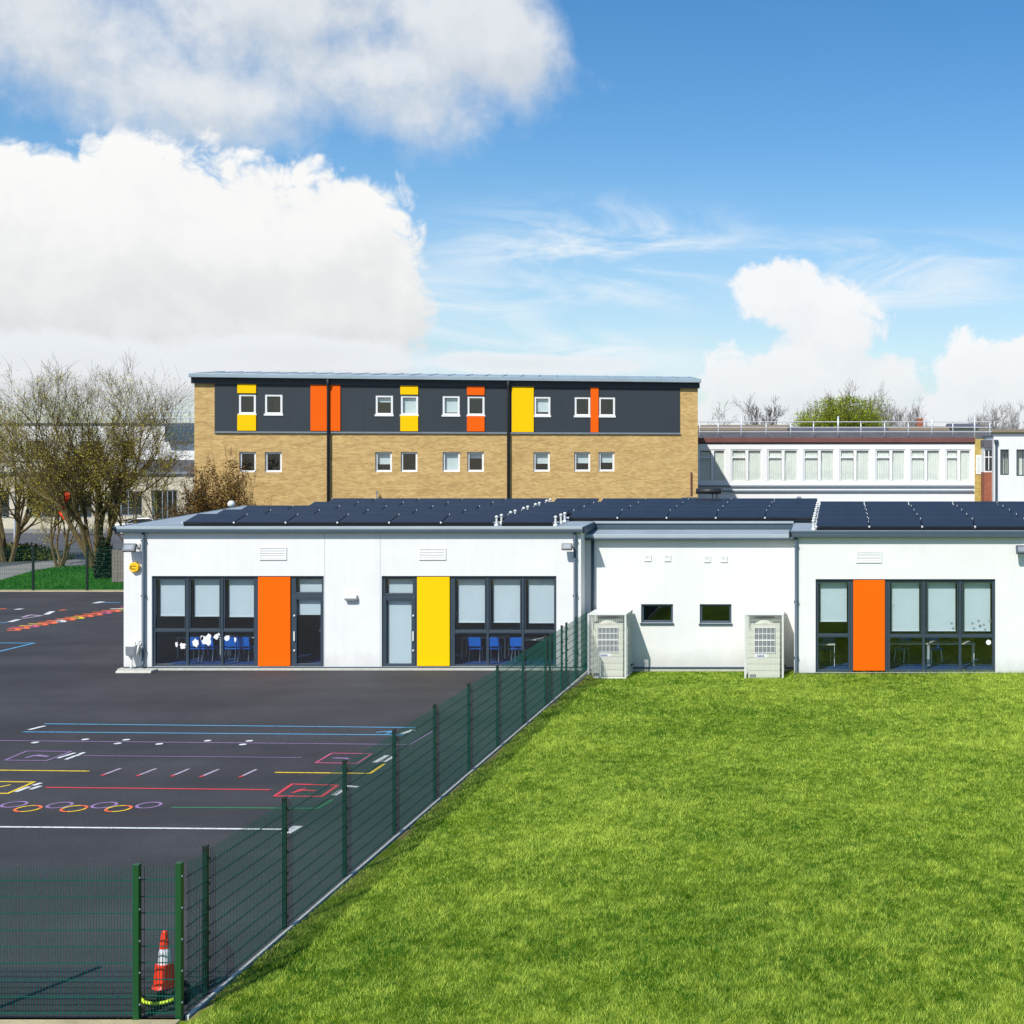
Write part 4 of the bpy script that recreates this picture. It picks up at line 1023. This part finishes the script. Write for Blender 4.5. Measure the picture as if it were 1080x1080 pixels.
# ------------------------------------------------------------------ rear building at the right
YB = 87.0
rb = thing('classroom_block', 'low white classroom block with net curtained windows and maroon roof edge behind the solar panels', 'building', (XX(737, YB), YB, 0))
bx_ = lambda px: XX(px, YB)-XX(737, YB)
zf = lambda py: ZZ(py, YB)
wins = [(737, 765), (771, 803.4), (809.2, 841.6), (847.3, 880), (885.3, 917.4), (923.2, 955), (960, 991.8), (997.3, 1024)]
hb = [(bx_(a), bx_(b), zf(508.5), zf(474)) for a, b in wins]
holed_wall(bx_(715), bx_(1028), 0, zf(466.8), 0, .3, hb).build('wall', M['white_paint'], rb)
MB().box(bx_(715), bx_(1028), -.12, .9, zf(466.6), zf(461.8)).build('fascia', M['maroon'], rb)
MB().box(bx_(715), bx_(1028), -.05, -.001, zf(467.4)-.04, zf(466.8)).build('drip_trim', M['dark_soffit'], rb)
MB().box(bx_(715), bx_(1028), .301, 12, 0, zf(463.6)).build('roof', M['slate'], rb)
MB().box(bx_(716), bx_(1048), 3.0, 11, zf(463)+.002, zf(454.8)+.1).build('upper_roof', M['slate'], rb)
MB().box(bx_(715), bx_(1027), -.14, -.001, zf(518.6), zf(517)).build('ledge', M['steelgrey'], rb)
MB().box(bx_(715), bx_(1027), -.12, -.002, zf(513.6), zf(511.8)).build('ledge', M['steelgrey'], rb)
for h in hb:
    x0, x1, z0, z1 = h; xm_ = (x0+x1)/2+.03; f = MB(); t_ = .09
    f.box(x0, x0+t_, .05, .15, z0, z1); f.box(x1-t_, x1, .05, .15, z0, z1); f.box(x0+t_, x1-t_, .052, .148, z1-t_, z1); f.box(x0+t_, x1-t_, .052, .148, z0, z0+t_)
    f.box(xm_-.10, xm_+.10, .03, .15, z0+t_, z1-t_); zt_ = z1-(z1-z0)*.24
    f.box(x0+t_, xm_-.101, .055, .145, zt_-.05, zt_+.05)
    fr = f.build('window', M['white_paint'], rb)
    MB().box(x0+t_, x1-t_, .10, .11, z0+t_, z1-t_).build('pane', M['glass_far'], fr)
    c_ = MB(); N_ = 36
    for half in ((x0+.05, xm_-.12), (xm_+.12, x1-.05)):
        for k in range(N_):
            a = half[0]+(half[1]-half[0])*k/N_; b = half[0]+(half[1]-half[0])*(k+1)/N_
            ya, yb = .135+.015*math.sin(k*1.3), .135+.015*math.sin((k+1)*1.3)
            top = z1-(z1-z0)*(.36 if half[0] < xm_ else .34)-.05*math.sin(k*.8)
            c_.quad((a, ya, z0), (b, yb, z0), (b, yb, top), (a, ya, top))
            c_.quad((a, ya+.06, top-.1), (b, yb+.06, top-.1), (b, yb+.06, z1-.15), (a, ya+.06, z1-.15)) if half[0] > xm_ or True else 0
    c_.build('curtain', M['curtain'], fr)
MB().box(bx_(1028)+.001, bx_(1037), -.06, 6, 0, zf(463)).build('end_pier', M['yellow_brick'], rb)
f = MB(); f.box(bx_(1029.2), bx_(1034.8), -.10, -.061, zf(500), zf(480)); f.build('narrow_window', M['white_paint'], rb)
MB().box(bx_(1030.6), bx_(1033.4), -.105, -.1005, zf(498.5), zf(482)).build('pane', M['glass_far'], rb)
# roof railings
rl = thing('roof_railing', 'galvanised guard rail along the roof of the white classroom block', 'railing', (XX(737, 88.5), 88.5, zf(461.8)))
RX = lambda px: XX(px, 88.5)-XX(737, 88.5)
zr0 = 0; zt_ = ZZ(441, 88.5)-zf(461.8)
for px in (738, 757.5, 782, 808, 834, 858, 884, 908, 933, 958, 983, 1005, 1028, 1044):
    tall_ = px in (782, 884, 983, 1028)
    MB().tube([(RX(px), 0, .0), (RX(px), 0, zt_+(.12 if tall_ else -.2))], .06 if tall_ else .035, 8).tube([(RX(px), 0, .35), (RX(px)+.15, 1.2, .0)], .03, 6).build('post', M['galv'], rl, smooth=True)
for zz in (zt_-.25, zt_-.62, .42): MB().tube([(RX(737), -.03, zz), (RX(1046), -.03, zz)], .03, 6).build('rail', M['galv'], rl)
# small red brick bay and white block
YC = 85.0
hb_ = thing('brick_bay', 'small red brick bay with white window squeezed between the two white blocks', 'building', (XX(1037, YC), YC, 0))
cxx = lambda px: XX(px, YC)-XX(1037, YC); zc = lambda py: ZZ(py, YC)
MB().box(cxx(1038), cxx(1047.5), 0, 5, 0, zc(498)).build('wall', M['red_brick'], hb_)
MB().box(cxx(1038), cxx(1047.5), .05, 5, zc(498)+.001, zc(472)).build('bay_front', M['white_paint'], hb_)
MB().box(cxx(1039), cxx(1046.5), .0, .048, zc(496), zc(475)).build('window', M['car_dark'], hb_)
f = MB(); f.box(cxx(1042.4), cxx(1043.2), -.03, -.001, zc(495.5), zc(475.5)); f.box(cxx(1039), cxx(1046.5), -.025, -.002, zc(482.5), zc(481.5)); f.build('glazing_bar', M['white_paint'], hb_)
MB().box(cxx(1037.5), cxx(1048), -.2, 5, zc(472)+.001, zc(464)).build('roof', M['slate'], hb_)
wb = thing('white_block', 'tall plain white block with narrow windows at the right edge of the photo', 'building', (XX(1048, 84), 84, 0))
wx = lambda px: XX(px, 84)-XX(1048, 84); wz = lambda py: ZZ(py, 84)
hw = [(wx(1055), wx(1064), wz(501), wz(474)), (wx(1072), wx(1086), wz(502), wz(474)), (wx(1094), wx(1108), wz(502), wz(474))]
holed_wall(0, wx(1160), 0, wz(459.5), 0, .3, hw).build('wall', M['render'], wb)
MB().box(0, .3, .301, 10, 0, wz(460)).box(.301, wx(1160), 9.7, 10, 0, wz(460)).build('wall', M['render'], wb)
MB().box(-.06, wx(1160), -.05, 10, wz(459.5)+.001, wz(458.3)).build('roof_edge', M['steelgrey'], wb)
MB().tube([(wx(1050.5), -.12, wz(466)), (wx(1050.5), -.12, .2)], .07, 8).lathe([(.10, 0), (.14, .1), (.14, .25)], (wx(1050.5), -.12, wz(468)), 10).build('downpipe', M['gutter'], wb)
for h in hw:
    x0, x1, z0, z1 = h; t_ = .07; f = MB(); f.box(x0, x0+t_, .06, .14, z0, z1); f.box(x1-t_, x1, .06, .14, z0, z1); f.box(x0+t_, x1-t_, .062, .138, z1-t_, z1); f.box(x0+t_, x1-t_, .062, .138, z0, z0+t_)
    f.box((x0+x1)/2-.03, (x0+x1)/2+.03, .062, .138, z0+t_, z1-t_)
    fr = f.build('window', M['frame'], wb); MB().box(x0+t_, x1-t_, .1, .11, z0+t_, z1-t_).build('pane', M['glass_far'], fr); MB().box(x0-.1, x1+.1, .5, .55, z0-.2, z1+.2).build('blind', M['curtain'], fr)

# ------------------------------------------------------------------ left background building
YW = 120.0
wbk = thing('teaching_block', 'two storey white and beige block behind the bare trees on the left', 'building', (XX(-120, YW), YW, 0))
ex = lambda px: XX(px, YW)-XX(-120, YW); ez = lambda py: ZZ(py, YW)
zs = ez(500)
gh = [(ex(30), ex(97), ez(546), ez(518)), (ex(160), ex(187), ez(556), ez(517)), (ex(-60), ex(10), ez(546), ez(518)), (ex(112), ex(150), ez(544), ez(518))]
holed_wall(0, ex(240), 0, zs, 0, .3, gh).build('wall', M['beige'], wbk)
uhh = [(ex(78), ex(101), ez(485), ez(465)), (ex(122), ex(135), ez(484), ez(465)), (ex(20), ex(40), ez(485), ez(465)), (ex(-30), ex(-8), ez(485), ez(465))]
holed_wall(0, ex(240), zs+.001, ez(447.5), 1.0, .3, uhh).build('upper_wall', M['render'], wbk)
MB().box(-.2, ex(240), -.25, .999, zs+.001, zs+.22).build('canopy', M['steelgrey'], wbk)
MB().box(-.2, ex(240), .85, 14, ez(447.5)+.001, ez(445.8)).build('roof', M['slate'], wbk)
MB().box(0, ex(240), .9, .999, ez(486.8), ez(485.6)).build('string_course', M['steelgrey'], wbk)
MB().box(ex(147), ex(206), -.2, .98, ez(499), ez(485)).build('lean_to_roof', M['slate'], wbk)
MB().box(ex(172), ex(206), .3, .97, ez(466), ez(449)).build('glazed_screen', M['gutter'], wbk)
for h, nv in [(g_, 5) for g_ in gh]+[(u_, 1) for u_ in uhh]:
    x0, x1, z0, z1 = h; y = .08 if h in gh else 1.08; f = MB(); t_ = .1
    f.box(x0, x0+t_, y, y+.08, z0, z1); f.box(x1-t_, x1, y, y+.08, z0, z1); f.box(x0+t_, x1-t_, y, y+.08, z1-t_, z1); f.box(x0+t_, x1-t_, y, y+.08, z0, z0+t_)
    for k in range(1, nv): xx = x0+(x1-x0)*k/nv; f.box(xx-.04, xx+.04, y, y+.08, z0+t_, z1-t_)
    fr = f.build('window', M['frame'] if h in uhh else M['steelgrey'], wbk); MB().box(x0+t_, x1-t_, y+.04, y+.05, z0+t_, z1-t_).build('pane', M['glass_far'], fr)
    MB().box(x0-.1, x1+.1, y+1.2, y+1.25, z0-.1, z1+.1).build('room_back', M['cladding'], fr)
rl = thing('roof_railing', 'grey guard rail on the roof of the left background block', 'railing', (XX(130, 122), 122, ez(446)))
q = lambda px: XX(px, 122)-XX(130, 122); ht_ = ZZ(434, 122)-ez(446)
for px in range(130, 211, 10): MB().tube([(q(px), 0, 0), (q(px), 0, ht_)], .05, 6).build('post', M['galv'], rl)
for k in (.45, .98): MB().tube([(q(130), -.02, ht_*k), (q(210), -.02, ht_*k)], .05, 6).build('rail', M['galv'], rl)

# road side, path, verge
sheet('path', [G(*p) for p in ((-140, 626), (-140, 604), (0, 598), (60, 590), (150, 587), (260, 586), (260, 626))][::1], -.024, M['path'])
vp = [(-140, 622.5), (-140, 618), (0, 612), (30, 603.5), (55, 598.5), (90, 596.5), (131, 598), (200, 600), (200, 622.5)]
sheet('verge', [G(*p) for p in vp], .004, M['verge'])
tag(MB().box(-70, -7, 65.6, 66.35, -.2, .03).build('edging', M['sandkerb'], bevel=.02), kind=S)
tag(MB().box(-140, -20, 114.5, 119.6, -.1, .08).build('pavement', M['path'], bevel=.02), kind=S)
vpoly = [G(*p) for p in vp]
def inpoly(x, y):
    r_ = np.zeros(len(x), bool); P_ = vpoly
    for i in range(len(P_)):
        (x1, y1), (x2, y2) = P_[i], P_[i-1]
        c_ = ((y1 > y) != (y2 > y)) & (x < (x2-x1)*(y-y1)/(y2-y1+1e-9)+x1); r_ ^= c_
    return r_
M['grass_verge'] = leaf_mat('verge_blades', lin(20, 74, 10), lin(74, 140, 36), .5, .3)
o = grass('grass', (-52, -33, 67, 81), 260, 1.6, 9, lambda a, b: 0, 'dark green grass under the bare trees beyond the playground', inpoly, ref=60, wmul=3)
o.data.materials[0] = M['grass_verge']

# ------------------------------------------------------------------ trees
def tree(name, label, cat, loc, height, seed, stems=3, spread=.5, levels=4, bark='bark', bud='bud', nbud=6000, budsize=.10, split=3, lean=(0, 0), group=None, r0=.16, ups=.25, trunkh=.12, jitter=.25, kidsn=(5, 5, 5, 4), droop=0, width=None, rmin=.006, bspread=None):
    rd = random.Random(seed); mb = MB(); tips = []; twigs = MB()
    t = thing(name, label, cat, loc, 0, group)
    def br(p, d, ln, r, lev):
        nseg = 6 if lev < 2 else 4
        pts = [p.copy()]; rads = [r]; q = p.copy(); dd = d.copy()
        for i in range(nseg):
            dd = dd + Vector((rd.gauss(0, jitter), rd.gauss(0, jitter), rd.gauss(0, jitter*.6)))*.45 + Vector((0, 0, ups*.35-(droop if lev >= 2 else 0)))
            dd.normalize(); q = q + dd*ln/nseg; pts.append(q.copy()); rads.append(max(rmin, r*(1-.72*(i+1)/nseg)))
        (mb if lev < 3 else twigs).tube(pts, rads, 6 if lev == 0 else (5 if lev == 1 else 3), cap=False)
        if lev >= 2: tips.extend(pts[1:])
        if lev < levels:
            for k in range(kidsn[min(lev, len(kidsn)-1)]):
                f = rd.uniform(.25 if lev else .3, 1); i = min(nseg-1, int(f*nseg)); a = pts[i].lerp(pts[i+1], f*nseg-i)
                base = (pts[i+1]-pts[i]).normalized(); perp = base.orthogonal().normalized(); perp.rotate(Quaternion(base, rd.uniform(0, 2*PI)))
                nd = (base*rd.uniform(.6, 1.1)+perp*rd.uniform(.45, 1.0)).normalized()
                br(a, nd, ln*rd.uniform(.42, .68), max(.008, rads[i]*.62), lev+1)
    for s in range(stems):
        a = 2*PI*s/stems+rd.uniform(-.5, .5); k = spread*rd.uniform(.5, 1.2)
        d = Vector((math.cos(a)*k+lean[0], math.sin(a)*k*.7+lean[1], 1)).normalized()
        br(Vector((math.cos(a)*.25*(stems > 1), math.sin(a)*.25*(stems > 1), -.1)), d, height*rd.uniform(.55, .72), r0*rd.uniform(.8, 1.15), 0)
    # fit the height
    zz_ = sorted(v[2] for v in mb.v+twigs.v); top = zz_[int(len(zz_)*.992)]; s_ = height/top; wf = 1
    if width:
        ex_ = sorted(v[0]*s_ for v in mb.v+twigs.v); wf = width/(ex_[int(len(ex_)*.99)]-ex_[int(len(ex_)*.01)])
    for q_ in (mb, twigs): q_.v = [(v[0]*s_*wf, v[1]*s_*wf, v[2]*s_) for v in q_.v]
    mb.build('trunk', M[bark], t); 
    if twigs.f: twigs.build('twigs', M[bark], t)
    if nbud and tips:
        rs = np.random.RandomState(seed); tp = np.array([tuple(v) for v in tips])*np.array([s_*wf, s_*wf, s_])
        pk = tp[rs.randint(0, len(tp), nbud)] + rs.normal(0, bspread or budsize*1.2, (nbud, 3))
        pk[:, 2] = np.minimum(pk[:, 2], height*(.94+.06*rs.rand(nbud)))
        a = rs.normal(0, 1, (nbud, 3)); a /= np.linalg.norm(a, axis=1)[:, None]; b = np.cross(a, rs.normal(0, 1, (nbud, 3))); b /= np.linalg.norm(b, axis=1)[:, None]
        sz = budsize*(.5+rs.rand(nbud))[:, None]
        V = np.stack([pk-a*sz*.6, pk+b*sz*.4, pk+a*sz*.6, pk-b*sz*.4], 1).reshape(-1, 3)
        T = np.repeat(np.clip(rs.rand(nbud)*.8+.3*(vnoise(pk[:, 0]+50, pk[:, 2]+50, 1.2, seed % 90)-.3), 0, 1), 4)
        tinted('crown', V, np.arange(nbud*4).reshape(-1, 4), T, M[bud], t, per=4)
    return t
def gp(px, py): x, y = G(px, py); return (x, y, 0)
GT = 'bare spring trees on the verge'
tree('bare_tree', 'largest bare tree with several tall stems and yellowish buds beside the school corner', 'tree', gp(104, 599), 11.7, 11, stems=7, spread=.5, levels=4, r0=.22, nbud=26000, budsize=.052, kidsn=(8, 6, 5, 4), bspread=.14, width=11.0, group=GT, ups=.32)
tree('bare_tree', 'bare tree with thin curved trunks standing left of the largest tree', 'tree', gp(63, 597), 8.2, 23, stems=5, spread=.62, levels=4, r0=.13, nbud=14000, budsize=.052, kidsn=(6, 5, 5, 4), width=5.5, bspread=.14, group=GT, jitter=.45)
tree('bare_tree', 'bare budding tree at the left edge of the photo with crown cut by the frame', 'tree', gp(8, 592), 10.4, 37, stems=4, spread=.5, levels=4, r0=.17, nbud=24000, budsize=.052, bspread=.14, kidsn=(7, 6, 5, 3), width=7, group=GT)
tree('bare_tree', 'thin young bare tree with branches spreading across the corner of the brick block', 'tree', gp(150, 599), 9.2, 41, stems=4, spread=.75, levels=4, r0=.10, nbud=6000, budsize=.05, kidsn=(6, 5, 4, 3), width=7.5, group=GT, lean=(.35, 0))
tree('bare_tree', 'dark leafless tree rising behind the left background block', 'tree', (XX(185, 140), 140, 0), 14.5, 51, stems=3, spread=.3, levels=4, r0=.25, bark='bark_dark', nbud=0, kidsn=(6, 5, 4, 3))
def bush(name, label, cat, loc, rx, ry, rz, n_, size, m, seed, base=.0):
    t = thing(name, label, cat, loc); rs = np.random.RandomState(seed)
    d = rs.normal(0, 1, (n_, 3)); d /= np.linalg.norm(d, axis=1)[:, None]; rr_ = (.35+.65*rs.rand(n_)**.5)[:, None]
    lump = 1+.35*(vnoise(d[:, 0]*3+20, d[:, 1]*3+d[:, 2]*5+20, 1, seed)[:, None]-.5)*2
    p = d*rr_*lump*np.array([rx, ry, rz]); p[:, 2] = np.abs(p[:, 2])+base
    a = rs.normal(0, 1, (n_, 3)); a /= np.linalg.norm(a, axis=1)[:, None]; b = np.cross(a, rs.normal(0, 1, (n_, 3))); b /= np.linalg.norm(b, axis=1)[:, None]
    sz = size*(.5+rs.rand(n_))[:, None]
    V = np.stack([p-a*sz, p+b*sz*.6, p+a*sz, p-b*sz*.6], 1).reshape(-1, 3); T = np.repeat(rs.rand(n_), 4)
    tinted('foliage', V, np.arange(n_*4).reshape(-1, 4), T, M[m], t, per=4)
    mb = MB(); rd = random.Random(seed)
    for k in range(9):
        q = Vector((rd.uniform(-.7, .7)*rx, rd.uniform(-.7, .7)*ry, rd.uniform(.5, .95)*rz+base)); mb.tube([(q.x*.2, q.y*.2, 0), q*.6, q], [.05, .03, .01], 4)
    mb.build('stems', M['bark_dark'], t); return t
bush('ivy_stump', 'very dark ivy mass around the foot of the largest bare tree', 'ivy', gp(111, 610), .55, .5, 2.1, 2600, .08, 'ivy', 5)
bush('shrub', 'low trimmed hedge on the traffic island at the far left', 'hedge', gp(14, 590), 3.0, 1.6, 1.0, 3500, .10, 'hedge', 6)
tree('beech_shrub', 'brown leaved shrub growing up the left end of the brick block', 'shrub', (XX(226, 64), 64, 0), 6.5, 61, stems=9, spread=.3, levels=4, bark='bark_dark', bud='brown_leaf', width=3.2, nbud=15000, budsize=.07, r0=.06, kidsn=(6, 5, 4))
tree('beech_shrub', 'thin brown twiggy shrub right of the denser brown shrub by the brick block', 'shrub', (XX(258, 65), 65, 0), 6.0, 67, stems=5, spread=.35, levels=4, bark='bark', bud='brown_leaf', width=1.8, nbud=1500, budsize=.05, r0=.04, kidsn=(5, 4, 4))
# far trees behind the right blocks
def far(name, label, cat, px, top, Y, seed, **k): return tree(name, label, cat, (XX(px, Y), Y, 0), ZZ(top, Y), seed, rmin=.028, **k)
far('willow_tree', 'bright yellow green willow in leaf rising behind the classroom block', 'tree', 890, 419, 205, 72, stems=9, spread=.75, bud='willow', bark='bark', nbud=60000, budsize=.17, r0=.3, kidsn=(6, 5, 5, 3), width=12, bspread=.6)
far('willow_tree', 'smaller paler green willow left of the bright willow', 'tree', 858, 431, 210, 73, stems=7, spread=.75, bud='willow', bark='bark', nbud=14000, budsize=.14, r0=.2, kidsn=(6, 5, 4, 3), width=9, bspread=.5)
far('bare_tree', 'grey brown leafless tree touching the right side of the bright willow', 'tree', 930, 417, 215, 79, stems=3, spread=.3, bark='bark_pale', nbud=0, r0=.25, kidsn=(7, 6, 5, 5), width=6)
far('bare_tree', 'dark round leafless tree alone on the skyline right of the brick block', 'tree', 806, 426, 230, 83, stems=3, spread=.32, bark='bark_dark', nbud=0, r0=.28, kidsn=(8, 6, 5, 5), width=7.5)
far('bare_tree', 'faint leafless tree next to the brick block corner on the skyline', 'tree', 773, 430, 260, 89, stems=3, spread=.4, bark='bark_pale', nbud=0, r0=.2, kidsn=(6, 5, 4, 2))
far('bare_tree', 'pale leafless tree on the skyline right of the willow', 'tree', 962, 430, 250, 97, stems=4, spread=.5, bark='bark_pale', nbud=0, r0=.2, kidsn=(6, 6, 5, 4), width=7)
far('bare_tree', 'wide pale leafless tree on the skyline above the red brick bay', 'tree', 1040, 431, 240, 101, stems=5, spread=.55, bark='bark_pale', nbud=0, r0=.2, kidsn=(6, 6, 5, 4), width=9)
far('bare_tree', 'pale leafless tree on the skyline at the right edge of the photo', 'tree', 1072, 430, 235, 103, stems=4, spread=.5, bark='bark_pale', nbud=0, r0=.2, kidsn=(6, 6, 5, 4), width=7)
# distant houses
def house(px0, px1, ridge, eave, Y, roofm, label, chim=None):
    x0, x1 = XX(px0, Y), XX(px1, Y); zr, ze = ZZ(ridge, Y), ZZ(eave, Y); w_ = x1-x0
    t = thing('distant_house', label, 'house', (x0, Y, 0), 0, 'distant house roofs')
    MB().box(0, w_, 0, 8, 0, ze).build('wall', M['beige'], t)
    MB().prism([(-.4, ze+.001), (8.4, ze+.001), (4, zr)], 'x', -.3, w_+.3).build('roof', M[roofm], t)
    if chim: cxh = XX(chim, Y)-x0; MB().box(cxh-.45, cxh+.45, 3.4, 4.6, zr-.6, zr+1.1).build('chimney', M['red_brick'], t)
house(735, 828, 447.5, 454, 180, 'tile_brown', 'distant brown tiled roof right of the brick block')
house(832, 935, 449.5, 455, 190, 'slate', 'distant grey roof below the willows')
house(940, 1000, 449, 454.5, 185, 'tile_brown', 'distant brown roof with chimney right of the willow', 972)
house(1003, 1032, 446, 451.5, 195, 'slate', 'distant dark roof left of the pale skyline tree')
house(1036, 1100, 452, 456, 200, 'tile_brown', 'distant low brown roof at the right edge')
hd = thing('tree_belt', 'low dark belt of distant trees along the skyline', 'trees'); hd['kind'] = 'stuff'
rs = np.random.RandomState(8); nn = 30000
xs2 = rs.uniform(-260, 110, nn); hh2 = 9.2+3.2*vnoise(xs2+400, xs2*0+3, 9, 4)+1.2*vnoise(xs2+400, xs2*0+9, 2, 6); zz2 = hh2*(rs.rand(nn)**.5); yy2 = rs.uniform(300, 306, nn)
p = np.c_[xs2, yy2, zz2]; a = rs.normal(0, 1, (nn, 3)); a /= np.linalg.norm(a, axis=1)[:, None]; b = np.cross(a, rs.normal(0, 1, (nn, 3))); b /= np.linalg.norm(b, axis=1)[:, None]
V = np.stack([p-a*.5, p+b*.4, p+a*.5, p-b*.4], 1).reshape(-1, 3)
bpy.data.objects.remove(hd)
hd = tinted('tree_belt', V, np.arange(nn*4).reshape(-1, 4), np.repeat(rs.rand(nn), 4), M['farleaf'], None, per=4); tag(hd, 'low dark belt of distant trees along the skyline', 'trees', kind='stuff')

# ------------------------------------------------------------------ parked car, orange sheet, timber fence
def car(loc, rz, label):
    t = thing('parked_car', label, 'car', loc, rz)
    prof = [(-2.1, .35), (-2.15, .75), (-1.95, .92), (-1.1, 1.0), (-.35, 1.42), (.9, 1.45), (1.65, 1.05), (2.1, .95), (2.15, .5), (2.05, .3)]
    MB().prism([(a, b) for a, b in prof], 'y', -.86, .86).build('body', M['car'], t, bevel=.07)
    MB().prism([(-1.0, 1.02), (-.33, 1.36), (.87, 1.39), (1.5, 1.06)], 'y', -.868, .868).build('side_window', M['car_dark'], t)
    for (a, b) in (((-1.14, 1.0), (-.40, 1.42)), ((1.66, 1.07), (.95, 1.445))):
        k = -.02 if a[0] < 0 else .02; MB().quad((a[0]+k, -.72, a[1]+.02), (a[0]+k, .72, a[1]+.02), (b[0]+k, .66, b[1]+.01), (b[0]+k, -.66, b[1]+.01)).build('windscreen', M['car_dark'], t)
    for x in (-1.3, 1.35):
        for s in (-1, 1):
            wq = MB().lathe([(.32, -.11), (.32, .11)], n=20).move(Matrix.Rotation(PI/2, 4, 'X')).build('wheel', M['black_rubber'], t); wq.location = (x, s*.79, .32)
            MB().lathe([(.2, -.118), (.2, .118)], n=16).move(Matrix.Rotation(PI/2, 4, 'X')).build('rim', M['galv'], wq)
    for s in (-1, 1): MB().box(-2.17, -2.12, s*.62-.16, s*.62+.16, .68, .82).build('headlight', M['reflective'], t); MB().box(2.13, 2.18, s*.66-.12, s*.66+.12, .72, .9).build('tail_light', M['maroon'], t)
car((XX(150, 113), 113, -.03), .12, 'silver parked car half hidden behind the left corner of the school roof')
def sheetpiece(px, py, w_, h_, seed, label):
    rd = random.Random(seed); Y = 79.0; mb = MB(); NX, NZ = 5, 8; x0, z0 = XX(px, Y), ZZ(py, Y)
    front = []
    for side in (0, .04):
        g_ = {}
        for i in range(NX+1):
            for j in range(NZ+1):
                u = i/NX-.5; v = j/NZ-.5; wdt = w_*(1-.5*abs(v)*2*.6); g_[i, j] = len(mb.v)
                mb.v.append((u*wdt+.12*math.sin(v*5+seed), side+.15*math.sin(u*9+v*4+seed)+.0, v*h_))
        for i in range(NX):
            for j in range(NZ): mb.f.append((g_[i, j], g_[i+1, j], g_[i+1, j+1], g_[i, j+1]))
        front.append(g_)
    edge = [(i, 0) for i in range(NX+1)]+[(NX, j) for j in range(1, NZ+1)]+[(i, NZ) for i in range(NX-1, -1, -1)]+[(0, j) for j in range(NZ-1, -1, -1)]
    for a, b in zip(edge[:-1], edge[1:]): mb.f.append((front[0][a], front[0][b], front[1][b], front[1][a]))
    o = mb.build('orange_sheet', M['banner'], smooth=True); o.location = (x0, Y, z0); return tag(o, label, 'sheet', 'orange sheets in the trees')
sheetpiece(69, 525, .38, .85, 1, 'upper orange plastic sheet hanging among the tree branches')
sheetpiece(67.5, 541, .36, .75, 4, 'lower orange plastic sheet hanging among the tree branches')
t = thing('timber_fence', 'weathered grey timber fence beside the left corner of the school', 'fence', (XX(118, 70), 70, 0))
b_ = MB()
for k in range(16): b_.box(k*.16, k*.16+.145, 0, .025, .05, 1.75+.02*math.sin(k*2))
b_.build('boards', M['timber'], t)
for k in range(3): MB().box(k*1.2, k*1.2+.09, .03, .12, 0, 1.7).build('post', M['timber'], t)
# bollards and a lamp post by the road
lp = thing('lamp_post', 'slim pale lamp post beyond the hedge at the far left', 'lamp post', (XX(15.5, 100), 100, 0)); MB().tube([(0, 0, 0), (0, 0, 5.6)], [.07, .045], 8).build('pole', M['galv'], lp); MB().lathe([(.05, 0), (.18, .08), (.16, .2), (.05, .26)], (0, 0, 5.6), 12).build('lamp', M['white_metal'], lp)
